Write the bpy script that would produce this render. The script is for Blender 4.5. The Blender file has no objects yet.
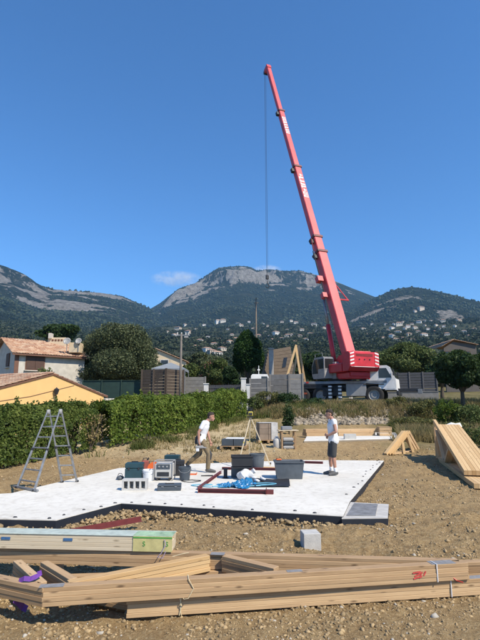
import bpy, bmesh, math, random
import numpy as np
from mathutils import Vector, Matrix, Euler

R = math.radians
random.seed(7)
rng = np.random.default_rng(11)
scene = bpy.context.scene
COL = scene.collection

# ------------------------------------------------------------------ camera
CAMZ = 2.0
PITCH = math.atan((406 - 320) / 481.0)
cam_d = bpy.data.cameras.new('camera')
cam = bpy.data.objects.new('camera', cam_d)
COL.objects.link(cam)
cam.location = (0, 0, CAMZ)
cam.rotation_euler = (R(90) + PITCH, 0, 0)
cam_d.sensor_fit = 'VERTICAL'
cam_d.sensor_height = 32.0
cam_d.lens = 32.0 * 481 / 640
cam_d.clip_start = 0.1
cam_d.clip_end = 30000
scene.camera = cam

# ------------------------------------------------------------------ sky and sun
SUN_EL, SUN_AZ = R(47), R(133)          # azimuth clockwise from +Y
world = bpy.data.worlds.new('World')
scene.world = world
world.use_nodes = True
wn = world.node_tree.nodes
sky = wn.new('ShaderNodeTexSky')
sky.sky_type = 'NISHITA'
sky.sun_disc = False
sky.sun_elevation = SUN_EL
sky.sun_rotation = SUN_AZ
sky.altitude = 300
sky.air_density = 1.05
sky.dust_density = 0.0
sky.ozone_density = 10.0
tint = wn.new('ShaderNodeHueSaturation')            # the clear Mediterranean blue, the same all over the sky
tint.inputs['Saturation'].default_value = 1.09
world.node_tree.links.new(sky.outputs[0], tint.inputs['Color'])
world.node_tree.links.new(tint.outputs[0], wn['Background'].inputs[0])
wn['Background'].inputs[1].default_value = 0.120
sun_d = bpy.data.lights.new('sun', 'SUN')
sun_d.energy = 4.0
sun_d.angle = R(0.53)
sun_d.color = (1.0, 0.90, 0.74)
sun = bpy.data.objects.new('sun', sun_d)
COL.objects.link(sun)
SUNV = Vector((math.sin(SUN_AZ) * math.cos(SUN_EL), math.cos(SUN_AZ) * math.cos(SUN_EL), math.sin(SUN_EL)))
sun.rotation_euler = SUNV.to_track_quat('Z', 'Y').to_euler()
sun.location = (30, -20, 60)

vs = scene.view_settings
vs.view_transform = 'Standard'
vs.look = 'None'
vs.exposure = 0.68
vs.gamma = 1.0
vs.use_curve_mapping = False
cy = scene.cycles
cy.use_denoising = True
try:
    cy.denoiser = 'OPENIMAGEDENOISE'
except Exception:
    pass
cy.max_bounces = 6
cy.diffuse_bounces = 3
cy.glossy_bounces = 3
cy.transmission_bounces = 4
cy.transparent_max_bounces = 6
cy.volume_bounces = 1
cy.sample_clamp_indirect = 6

# ------------------------------------------------------------------ where a photo pixel lies in the place
CP, SP = math.cos(PITCH), math.sin(PITCH)
def ray(px, py):
    a, b = (px - 240) / 481.0, (320 - py) / 481.0
    return Vector((a, CP - b * SP, SP + b * CP))
def PY(px, py, Y):
    d = ray(px, py); k = Y / d.y
    return Vector((d.x * k, Y, CAMZ + d.z * k))
def PZ(px, py, z):
    d = ray(px, py); k = (z - CAMZ) / d.z
    return Vector((d.x * k, d.y * k, z))
def proj(p):
    x, y, z = p[0], p[1], p[2] - CAMZ
    f = y * CP + z * SP; u = -y * SP + z * CP
    return 240 + 481 * x / f, 320 - 481 * u / f

# ------------------------------------------------------------------ noise (numpy)
def _h(ix, iy, s):
    n = (ix * 374761393 + iy * 668265263 + s * 1442695041) & 0x7fffffff
    n = ((n ^ (n >> 13)) * 1274126177) & 0x7fffffff
    return ((n ^ (n >> 16)) & 0xffff) / 65535.0
def vnoise(x, y, s=0):
    x = np.asarray(x, float); y = np.asarray(y, float)
    ix = np.floor(x).astype(np.int64); iy = np.floor(y).astype(np.int64)
    fx, fy = x - ix, y - iy
    fx = fx * fx * (3 - 2 * fx); fy = fy * fy * (3 - 2 * fy)
    a = _h(ix, iy, s); b = _h(ix + 1, iy, s); c = _h(ix, iy + 1, s); d = _h(ix + 1, iy + 1, s)
    return (a * (1 - fx) + b * fx) * (1 - fy) + (c * (1 - fx) + d * fx) * fy
def fbm(x, y, o=4, s=0, g=0.5):
    t = 0; a = 1; n = 0
    x = np.asarray(x, float); y = np.asarray(y, float)
    for k in range(o):
        t = t + a * vnoise(x * 2 ** k + 17.3 * k, y * 2 ** k - 9.1 * k, s + k); n += a; a *= g
    return t / n
def sstep(a, b, x):
    t = np.clip((np.asarray(x, float) - a) / (b - a), 0, 1)
    return t * t * (3 - 2 * t)

# ------------------------------------------------------------------ materials
MATS = {}
def newmat(name):
    m = bpy.data.materials.new(name); m.use_nodes = True
    nt = m.node_tree
    for n in list(nt.nodes): nt.nodes.remove(n)
    out = nt.nodes.new('ShaderNodeOutputMaterial')
    bs = nt.nodes.new('ShaderNodeBsdfPrincipled')
    nt.links.new(bs.outputs[0], out.inputs[0])
    MATS[name] = m
    return m, nt, bs, out
def ramp(nt, src, stops):
    r = nt.nodes.new('ShaderNodeValToRGB')
    e = r.color_ramp.elements
    while len(e) < len(stops): e.new(0.5)
    for i, (p, c) in enumerate(stops):
        e[i].position = p; e[i].color = (*c, 1) if len(c) == 3 else c
    nt.links.new(src, r.inputs[0])
    return r.outputs[0]
def coords(nt, scale=(1, 1, 1), kind='Object', rnd=False):
    tc = nt.nodes.new('ShaderNodeTexCoord')
    mp = nt.nodes.new('ShaderNodeMapping')
    mp.inputs['Scale'].default_value = scale
    nt.links.new(tc.outputs[kind], mp.inputs[0])
    if rnd:
        oi = nt.nodes.new('ShaderNodeObjectInfo')
        mu = nt.nodes.new('ShaderNodeMath'); mu.operation = 'MULTIPLY'; mu.inputs[1].default_value = 37.0
        nt.links.new(oi.outputs['Random'], mu.inputs[0])
        nt.links.new(mu.outputs[0], mp.inputs['Location'])
    return mp.outputs[0]
def noise(nt, vec, scale, detail=4, rough=0.55):
    n = nt.nodes.new('ShaderNodeTexNoise')
    n.inputs['Scale'].default_value = scale
    n.inputs['Detail'].default_value = detail
    n.inputs['Roughness'].default_value = rough
    nt.links.new(vec, n.inputs['Vector'])
    return n.outputs[0]
def mixc(nt, fac, a, b, mode='MIX'):
    m = nt.nodes.new('ShaderNodeMix'); m.data_type = 'RGBA'; m.blend_type = mode
    for s, v in ((0, fac), (6, a), (7, b)):
        if hasattr(v, 'is_linked') or hasattr(v, 'links'): nt.links.new(v, m.inputs[s])
        elif s == 0: m.inputs[0].default_value = v
        else: m.inputs[s].default_value = (*v, 1)
    return m.outputs[2]
def bump(nt, h, bs, strength=0.4, dist=0.02):
    b = nt.nodes.new('ShaderNodeBump')
    b.inputs['Strength'].default_value = strength
    b.inputs['Distance'].default_value = dist
    nt.links.new(h, b.inputs['Height'])
    nt.links.new(b.outputs[0], bs.inputs['Normal'])
def mul(c, k): return tuple(min(1, v * k) for v in c)
def plain(name, c, rough=0.6, var=0.25, scale=3.0, metal=0.0, bmp=0.0, bscale=40, kind='Object', rnd=True, spec=None, island=0.0):
    if name in MATS: return MATS[name]
    m, nt, bs, out = newmat(name)
    v = coords(nt, kind=kind, rnd=rnd)
    n = noise(nt, v, scale, 6, 0.65)
    col = ramp(nt, n, [(0.3, mul(c, 1 - var)), (0.7, mul(c, 1 + var * 0.6))])
    if island:
        gi = nt.nodes.new('ShaderNodeNewGeometry')
        col = mixc(nt, island, col, ramp(nt, gi.outputs['Random Per Island'], [(0, mul(c, .35)), (.6, c), (1, mul(c, 1.7))]))
    nt.links.new(col, bs.inputs['Base Color'])
    bs.inputs['Roughness'].default_value = rough
    bs.inputs['Metallic'].default_value = metal
    if spec is not None: bs.inputs['Specular IOR Level'].default_value = spec
    if bmp: bump(nt, noise(nt, v, bscale, 5, 0.7), bs, bmp, 0.01)
    return m
def wood(name, c1, c2, c3, rough=0.7, stretch=0.045):
    m, nt, bs, out = newmat(name)
    v = coords(nt, (1.4, 62, 62), rnd=True)
    w = noise(nt, v, 1.0, 7, 0.68)
    big = noise(nt, coords(nt, (2.6, 7, 7), rnd=True), 1.0, 5, 0.6)
    col = ramp(nt, w, [(0.32, c1), (0.5, c2), (0.68, c3)])
    col = mixc(nt, 0.40, col, ramp(nt, big, [(0.25, c1), (0.7, c3)]))
    oi = nt.nodes.new('ShaderNodeObjectInfo')
    col = mixc(nt, 0.42, col, ramp(nt, oi.outputs['Random'], [(0, mul(c1, 1.0)), (1, mul(c3, 1.1))]))
    kn = nt.nodes.new('ShaderNodeTexVoronoi'); kn.inputs['Scale'].default_value = 1.0
    nt.links.new(coords(nt, (3.2, 11, 11), rnd=True), kn.inputs['Vector'])
    kf = ramp(nt, kn.outputs['Distance'], [(0.06, (.85, .85, .85)), (0.17, (0, 0, 0))])
    col = mixc(nt, kf, col, mul(c1, 0.55))
    nt.links.new(col, bs.inputs['Base Color'])
    bs.inputs['Roughness'].default_value = rough
    bump(nt, w, bs, 0.4, 0.005)
    return m
def leafmat(name, c1, c2, c3, scale=0.8, trans=0.35):
    m, nt, bs, out = newmat(name)
    geo = nt.nodes.new('ShaderNodeNewGeometry')
    n = noise(nt, coords(nt), scale, 4, 0.6)
    rp = nt.nodes.new('ShaderNodeMath'); rp.operation = 'MULTIPLY_ADD'
    rp.inputs[1].default_value = 0.5; nt.links.new(geo.outputs['Random Per Island'], rp.inputs[0])
    sb = nt.nodes.new('ShaderNodeMath'); sb.operation = 'MULTIPLY_ADD'; sb.inputs[1].default_value = 1.0; sb.inputs[2].default_value = -0.25
    nt.links.new(n, sb.inputs[0]); nt.links.new(sb.outputs[0], rp.inputs[2])
    col = ramp(nt, rp.outputs[0], [(0.2, c1), (0.5, c2), (0.85, c3)])
    nt.links.new(col, bs.inputs['Base Color'])
    bs.inputs['Roughness'].default_value = 0.55
    bs.inputs['Specular IOR Level'].default_value = 0.15
    tr = nt.nodes.new('ShaderNodeBsdfTranslucent')
    nt.links.new(mixc(nt, 0.5, col, mul(c3, 1.2)), tr.inputs[0])
    mx = nt.nodes.new('ShaderNodeMixShader'); mx.inputs[0].default_value = trans
    nt.links.new(bs.outputs[0], mx.inputs[1]); nt.links.new(tr.outputs[0], mx.inputs[2])
    nt.links.new(mx.outputs[0], out.inputs[0])
    return m

CR_RED = (0.56, 0.030, 0.038)
plain('crane red paint', CR_RED, 0.42, 0.30, 1.3)
plain('boom red paint', (0.58, 0.070, 0.078), 0.45, 0.28, .8)
plain('white paint', (0.78, 0.765, 0.73), 0.45, 0.18, 2)
plain('dirty white', (0.50, 0.48, 0.44), 0.7, 0.2, 5)
plain('dark steel', (0.035, 0.037, 0.042), 0.55, 0.3, 6, 0.3)
plain('grey steel', (0.25, 0.26, 0.27), 0.5, 0.25, 4, 0.3)
plain('light grey paint', (0.33, 0.325, 0.315), 0.5, 0.15, 3)
plain('aluminium', (0.30, 0.305, 0.31), 0.45, 0.35, 8, 0.5)
plain('tyre rubber', (0.025, 0.024, 0.023), 0.85, 0.3, 6)
plain('black plastic', (0.022, 0.022, 0.024), 0.5, 0.2, 6)
plain('teal plastic', (0.016, 0.052, 0.066), 0.45, 0.2, 4)
plain('grey plastic', (0.085, 0.10, 0.115), 0.55, 0.25, 5)
plain('slate plastic', (0.06, 0.075, 0.09), 0.5, 0.2, 5)
plain('orange plastic', (0.72, 0.14, 0.03), 0.5, 0.15, 5)
plain('red plastic', (0.5, 0.05, 0.03), 0.5, 0.15, 5)
plain('blue plastic', (0.02, 0.22, 0.50), 0.45, 0.3, 9)
plain('yellow plastic', (0.42, 0.35, 0.07), 0.5, 0.15, 6)
plain('purple strap', (0.16, 0.05, 0.30), 0.6, 0.2, 12)
plain('white plastic', (0.72, 0.73, 0.74), 0.5, 0.12, 6)
plain('white sack', (0.62, 0.63, 0.64), 0.75, 0.18, 6, bmp=0.5, bscale=18)
plain('primer steel', (0.15, 0.028, 0.028), 0.55, 0.3, 5)
plain('concrete block', (0.50, 0.49, 0.46), 0.9, 0.16, 9, bmp=0.5, bscale=60)
plain('fence concrete', (0.19, 0.182, 0.17), 0.9, 0.22, 3, bmp=0.3)
plain('pillar white', (0.60, 0.59, 0.56), 0.8, 0.15, 3)
plain('render orange', (0.74, 0.47, 0.19), 0.9, 0.07, 1.4, bmp=0.15, bscale=70)
plain('render cream', (0.62, 0.50, 0.34), 0.9, 0.1, 1.5)
plain('stone wall', (0.52, 0.485, 0.42), 0.9, 0.22, 2.5, bmp=0.4, bscale=12)
plain('shutter brown', (0.085, 0.042, 0.026), 0.6, 0.2, 6)
plain('trim brown', (0.16, 0.075, 0.045), 0.7, 0.2, 6)
plain('mesh green', (0.018, 0.045, 0.035), 0.8, 0.3, 3)
plain('pole concrete', (0.36, 0.34, 0.31), 0.85, 0.2, 4)
plain('pole wood', (0.16, 0.13, 0.10), 0.85, 0.25, 6)
plain('shingle brown', (0.135, 0.10, 0.068), 0.9, 0.25, 6, bmp=0.3)
plain('slat grey', (0.075, 0.075, 0.08), 0.75, 0.25, 4)
plain('slat brown', (0.072, 0.052, 0.037), 0.8, 0.3, 4)
plain('bark', (0.10, 0.078, 0.055), 0.95, 0.35, 8, bmp=0.8, bscale=25)
plain('pink wrap film', (0.55, 0.53, 0.50), 0.3, 0.25, 7, bmp=0.6, bscale=14)
plain('galvanised plate', (0.26, 0.255, 0.25), 0.65, 0.3, 20, 0.1)
plain('twine', (0.62, 0.52, 0.33), 0.85, 0.2, 10)
plain('red ink', (0.55, 0.07, 0.06), 0.7, 0.35, 40)
plain('green ink', (0.10, 0.34, 0.07), 0.6, 0.2, 30)
plain('blue ink', (0.05, 0.14, 0.30), 0.6, 0.3, 60)
plain('white letter', (0.85, 0.80, 0.80), 0.5, 0.08, 6)
plain('skin', (0.42, 0.215, 0.145), 0.55, 0.14, 8)
plain('hair', (0.030, 0.020, 0.014), 0.8, 0.3, 30)
plain('white cotton', (0.74, 0.74, 0.75), 0.85, 0.07, 9, bmp=0.4, bscale=22)
plain('charcoal cloth', (0.045, 0.047, 0.050), 0.85, 0.2, 9, bmp=0.4, bscale=22)
plain('khaki cloth', (0.20, 0.15, 0.085), 0.85, 0.2, 9, bmp=0.4, bscale=22)
plain('shoe grey', (0.10, 0.10, 0.10), 0.75, 0.2, 9)
plain('eye dark', (0.02, 0.015, 0.012), 0.3, 0.1, 9)
plain('limestone rubble', (0.27, 0.225, 0.165), 0.95, 0.3, 1.5, bmp=0.6, bscale=15, island=.65)
plain('soil clod', (0.345, 0.250, 0.132), 0.95, 0.35, 1.2, bmp=0.6, bscale=30, island=.5)
plain('pale stone', (0.42, 0.385, 0.32), 0.95, 0.25, 3)
plain('tarp grey', (0.22, 0.24, 0.255), 0.7, 0.1, 3)
plain('bitumen', (0.014, 0.018, 0.027), 0.6, 0.3, 3)
wood('pine timber', (0.26, 0.15, 0.068), (0.46, 0.30, 0.15), (0.62, 0.44, 0.25))
wood('weathered timber', (0.19, 0.108, 0.050), (0.38, 0.24, 0.122), (0.55, 0.38, 0.21))
wood('fresh timber', (0.42, 0.25, 0.10), (0.56, 0.37, 0.17), (0.66, 0.47, 0.25))
wood('pale timber', (0.46, 0.355, 0.22), (0.56, 0.46, 0.31), (0.64, 0.55, 0.40))
leafmat('leaf hedge', (0.030, 0.052, 0.011), (0.085, 0.125, 0.026), (0.20, 0.235, 0.055), 0.9)
leafmat('leaf hedge bright', (0.032, 0.060, 0.009), (0.100, 0.155, 0.022), (0.23, 0.28, 0.055), 0.9)
leafmat('leaf olive', (0.030, 0.044, 0.020), (0.078, 0.098, 0.045), (0.165, 0.180, 0.090), 0.5, 0.25)
leafmat('leaf dark', (0.012, 0.028, 0.010), (0.030, 0.058, 0.018), (0.070, 0.105, 0.030), 0.6, 0.3)
leafmat('leaf cypress', (0.006, 0.020, 0.006), (0.018, 0.048, 0.010), (0.050, 0.095, 0.018), 0.6, 0.25)
leafmat('leaf mid', (0.040, 0.062, 0.018), (0.092, 0.125, 0.036), (0.175, 0.20, 0.07), 0.4, 0.3)
leafmat('leaf scrub', (0.055, 0.065, 0.020), (0.125, 0.130, 0.042), (0.22, 0.20, 0.075), 0.9, 0.35)
leafmat('petal pink', (0.30, 0.08, 0.08), (0.42, 0.14, 0.13), (0.50, 0.24, 0.21), 0.8, 0.3)
leafmat('dry grass', (0.13, 0.105, 0.040), (0.26, 0.205, 0.090), (0.40, 0.32, 0.16), 0.4, 0.35)
leafmat('green grass', (0.05, 0.07, 0.018), (0.10, 0.125, 0.032), (0.19, 0.19, 0.06), 0.4, 0.35)
leafmat('far foliage', (0.013, 0.020, 0.010), (0.030, 0.042, 0.019), (0.066, 0.076, 0.036), 0.02, 0.15)
def tile_material():
    m, nt, bs, out = newmat('roof tile')
    v = coords(nt)
    br = nt.nodes.new('ShaderNodeTexVoronoi'); br.inputs['Scale'].default_value = 3.5
    nt.links.new(v, br.inputs['Vector'])
    sx = nt.nodes.new('ShaderNodeSeparateColor'); nt.links.new(br.outputs['Color'], sx.inputs[0])
    col = ramp(nt, sx.outputs[0], [(0.0, (0.27, 0.13, 0.08)), (0.5, (0.40, 0.235, 0.145)), (1.0, (0.50, 0.36, 0.25))])
    col = mixc(nt, ramp(nt, noise(nt, v, 1.2), [(0.45, (0, 0, 0)), (0.75, (0.7, 0.7, 0.7))]), col, (0.36, 0.27, 0.20))
    nt.links.new(col, bs.inputs['Base Color']); bs.inputs['Roughness'].default_value = 0.9
tile_material()
def glass_material():
    m, nt, bs, out = newmat('dark glass')
    v = coords(nt)
    nt.links.new(ramp(nt, noise(nt, v, 1.5), [(0.3, (0.015, 0.018, 0.02)), (0.7, (0.04, 0.045, 0.05))]), bs.inputs['Base Color'])
    bs.inputs['Roughness'].default_value = 0.08
glass_material()
def hazard_material():
    m, nt, bs, out = newmat('hazard stripes')
    v = coords(nt)
    w = nt.nodes.new('ShaderNodeTexWave'); w.wave_type = 'BANDS'; w.bands_direction = 'DIAGONAL'
    w.inputs['Scale'].default_value = 0.62; w.inputs['Distortion'].default_value = 0
    nt.links.new(v, w.inputs['Vector'])
    col = ramp(nt, w.outputs[0], [(0.48, (0.55, 0.03, 0.03)), (0.52, (0.78, 0.76, 0.74))])
    nt.links.new(col, bs.inputs['Base Color']); bs.inputs['Roughness'].default_value = 0.45
hazard_material()

# ------------------------------------------------------------------ object helpers
def link(o, parent=None):
    COL.objects.link(o)
    if parent is not None: o.parent = parent
    return o
def tag(o, label=None, cat=None, group=None, kind=None):
    if label: o['label'] = label
    if cat: o['category'] = cat
    if group: o['group'] = group
    if kind: o['kind'] = kind
    return o
def thing(name, loc, label, cat, group=None, rz=0.0):
    o = bpy.data.objects.new(name, None)
    o.empty_display_size = 0.3
    o.location = loc; o.rotation_euler = (0, 0, rz)
    link(o); return tag(o, label, cat, group)
def fast_mesh(name, V, Fc, smooth=False):
    V = np.asarray(V, np.float32); Fc = np.asarray(Fc, np.int32)
    me = bpy.data.meshes.new(name)
    k = Fc.shape[1]
    me.vertices.add(len(V)); me.vertices.foreach_set('co', V.ravel())
    me.loops.add(Fc.size); me.loops.foreach_set('vertex_index', Fc.ravel())
    me.polygons.add(len(Fc))
    me.polygons.foreach_set('loop_start', np.arange(0, Fc.size, k, dtype=np.int32))
    me.polygons.foreach_set('loop_total', np.full(len(Fc), k, np.int32))
    if smooth: me.polygons.foreach_set('use_smooth', np.ones(len(Fc), bool))
    me.update(calc_edges=True); me.validate()
    return me
def mesh_obj(name, me, mat, parent=None, loc=(0, 0, 0)):
    o = bpy.data.objects.new(name, me)
    if mat: me.materials.append(MATS[mat] if isinstance(mat, str) else mat)
    o.location = loc
    return link(o, parent)

class MB:
    """collects shapes that make ONE mesh"""
    def __init__(s, M=None): s.v = []; s.f = []; s.M = M or Matrix()
    def add(s, vs, fs, M=None):
        n = len(s.v); T = s.M @ M if M is not None else s.M
        s.v += [T @ Vector(p) for p in vs]; s.f += [tuple(i + n for i in q) for q in fs]; return s
    def box(s, c, d, rz=0, M=None, b=0.0):
        x, y, z = d[0] / 2, d[1] / 2, d[2] / 2
        T = Matrix.Translation(c) @ Matrix.Rotation(rz, 4, 'Z')
        if M is not None: T = M @ T
        if b <= 0:
            vs = [(-x, -y, -z), (x, -y, -z), (x, y, -z), (-x, y, -z), (-x, -y, z), (x, -y, z), (x, y, z), (-x, y, z)]
            fs = [(0, 3, 2, 1), (4, 5, 6, 7), (0, 1, 5, 4), (1, 2, 6, 5), (2, 3, 7, 6), (3, 0, 4, 7)]
        else:
            vs = []; fs = []
            for zz, k in ((-z, b), (-z + b, 0), (z - b, 0), (z, b)):
                X, Y = x - k, y - k
                bb = b * 0.6
                vs += [(-X + bb, -Y, zz), (X - bb, -Y, zz), (X, -Y + bb, zz), (X, Y - bb, zz), (X - bb, Y, zz), (-X + bb, Y, zz), (-X, Y - bb, zz), (-X, -Y + bb, zz)]
            for l in range(3):
                for i in range(8):
                    j = (i + 1) % 8; fs.append((l * 8 + i, l * 8 + j, l * 8 + 8 + j, l * 8 + 8 + i))
            fs.append(tuple(range(7, -1, -1))); fs.append(tuple(range(24, 32)))
        return s.add(vs, fs, T)
    def prism(s, poly, axis_from, axis_to):
        """poly: list of Vectors of the first end; extruded by (axis_to-axis_from)"""
        d = Vector(axis_to) - Vector(axis_from); n = len(poly)
        vs = [Vector(p) for p in poly] + [Vector(p) + d for p in poly]
        fs = [tuple(range(n - 1, -1, -1)), tuple(range(n, 2 * n))] + [(i, (i + 1) % n, n + (i + 1) % n, n + i) for i in range(n)]
        return s.add(vs, fs)
    def tube(s, pts, r, n=8, caps=True):
        pts = [Vector(p) for p in pts]
        rs = r if isinstance(r, (list, tuple)) else [r] * len(pts)
        vs = []; fs = []
        u = None
        for i, p in enumerate(pts):
            t = (pts[min(i + 1, len(pts) - 1)] - pts[max(i - 1, 0)]).normalized()
            if u is None: u = t.orthogonal().normalized()
            u = (u - t * u.dot(t)).normalized(); w = t.cross(u)
            for k in range(n):
                a = 2 * math.pi * k / n
                vs.append(p + (u * math.cos(a) + w * math.sin(a)) * rs[i])
        for i in range(len(pts) - 1):
            for k in range(n):
                fs.append((i * n + k, i * n + (k + 1) % n, (i + 1) * n + (k + 1) % n, (i + 1) * n + k))
        if caps:
            fs.append(tuple(range(n - 1, -1, -1))); fs.append(tuple(range((len(pts) - 1) * n, len(pts) * n)))
        return s.add(vs, fs)
    def lathe(s, prof, n=16, M=None):
        """prof: (r, z) pairs, turned round z"""
        vs = []; fs = []
        for r, z in prof:
            for k in range(n):
                a = 2 * math.pi * k / n; vs.append((r * math.cos(a), r * math.sin(a), z))
        for i in range(len(prof) - 1):
            for k in range(n):
                fs.append((i * n + k, i * n + (k + 1) % n, (i + 1) * n + (k + 1) % n, (i + 1) * n + k))
        return s.add(vs, fs, M)
    def build(s, name, mat, parent=None, smooth=False, loc=(0, 0, 0)):
        me = bpy.data.meshes.new(name)
        me.from_pydata([tuple(p) for p in s.v], [], s.f)
        if smooth:
            me.polygons.foreach_set('use_smooth', [True] * len(me.polygons))
        bm = bmesh.new(); bm.from_mesh(me); bmesh.ops.recalc_face_normals(bm, faces=bm.faces); bm.to_mesh(me); bm.free()
        me.update()
        return mesh_obj(name, me, mat, parent, loc)

_bc = {}
def bar(name, a, b, w, t, mat, parent, up=(0, 0, 1), bev=0.003, side=0.0, vert=0.0):
    """a straight squared timber or bar from a to b: w wide across, t thick along up; object X runs along it"""
    a, b = Vector(a), Vector(b)
    x = (b - a); L = x.length; x.normalize()
    z = Vector(up); z = (z - x * z.dot(x)).normalized(); y = z.cross(x)
    key = (round(L, 3), round(w, 4), round(t, 4), mat, bev)
    if key not in _bc:
        m = MB().box((0, 0, 0), (L, w, t), b=bev)
        me = bpy.data.meshes.new(name); me.from_pydata([tuple(p) for p in m.v], [], m.f); me.update()
        me.materials.append(MATS[mat]); _bc[key] = me
    o = bpy.data.objects.new(name, _bc[key])
    c = (a + b) / 2 + y * side + z * vert
    M = Matrix((x, y, z)).transposed().to_4x4(); M.translation = c
    o.matrix_world = M
    link(o)
    if parent is not None:
        o.parent = parent
        P = Matrix.Translation(parent.location) @ parent.rotation_euler.to_matrix().to_4x4()
        o.matrix_basis = P.inverted() @ M
    return o
def sub(o, parent):
    o.parent = parent; return o

# ------------------------------------------------------------------ terrain heights
PR = np.array([(-50, 0), (12, 0), (17, .14), (21, .42), (28, .66), (29.2, .95), (31, 1.75), (34, 2.08), (45, 2.15), (60, 2.6), (100, 6), (200, 17), (300, 31), (600, 86), (1000, 160), (1500, 225), (2600, 190), (8000, 60)])
PL = np.array([(-50, 0), (12, 0), (16, .12), (20, .46), (26, .88), (32, 1.3), (36, 1.95), (45, 2.15), (60, 2.6), (100, 6), (200, 17), (300, 31), (600, 86), (1000, 160), (1500, 225), (2600, 190), (8000, 60)])
def gz(x, y):
    x = np.asarray(x, float); y = np.asarray(y, float)
    rr = np.hypot(x, y)
    d = np.where(y > 45, np.maximum(rr * np.clip(y / np.maximum(rr, .01), 0, 1) ** 0.3, 45), y)
    w = sstep(0.5, 3.0, x)
    z = np.interp(d, PL[:, 0], PL[:, 1]) * (1 - w) + np.interp(d, PR[:, 0], PR[:, 1]) * w
    far = sstep(150, 600, rr)
    z = z + far * (fbm(x / 260, y / 260, 4, 3) - .5) * 0.22 * np.maximum(z, 0) * 1.6
    return z
def gz1(x, y): return float(gz(np.array([x]), np.array([y]))[0])

def az_el(px, py):
    d = ray(px, py)
    return math.atan2(d.x, d.y), d.z / math.hypot(d.x, d.y)
def skyline(pts, Rr):
    A = []; Z = []
    for px, py in pts:
        a, e = az_el(px, py); A.append(a); Z.append(CAMZ + e * Rr)
    return np.array(A), np.array(Z)
MTS = {
 'left': dict(R=2300, r0=900, sky=skyline([(-330, 330), (-220, 290), (-140, 268), (-80, 262), (-40, 264), (0, 269), (14, 274), (26, 280), (36, 286), (52, 290), (75, 291), (100, 293), (122, 296), (138, 303), (152, 310), (172, 322), (200, 338), (230, 352)], 2300)),
 'centre': dict(R=2900, r0=1200, sky=skyline([(70, 350), (105, 333), (130, 320), (148, 310), (160, 303), (170, 295), (180, 289), (192, 285), (205, 277), (213, 271), (219, 267.5), (240, 265.8), (251, 267), (257, 270.5), (275, 270.5), (300, 272), (318, 275), (335, 281), (352, 288), (375, 297), (400, 307), (430, 320), (470, 338)], 2900)),
 'right': dict(R=2000, r0=900, sky=skyline([(300, 345), (330, 325), (352, 311), (372, 299), (388, 292), (398, 288.5), (411, 286.8), (424, 288.5), (448, 294), (480, 302), (520, 311), (570, 318), (640, 312), (760, 330), (900, 345)], 2000)),
}
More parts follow.
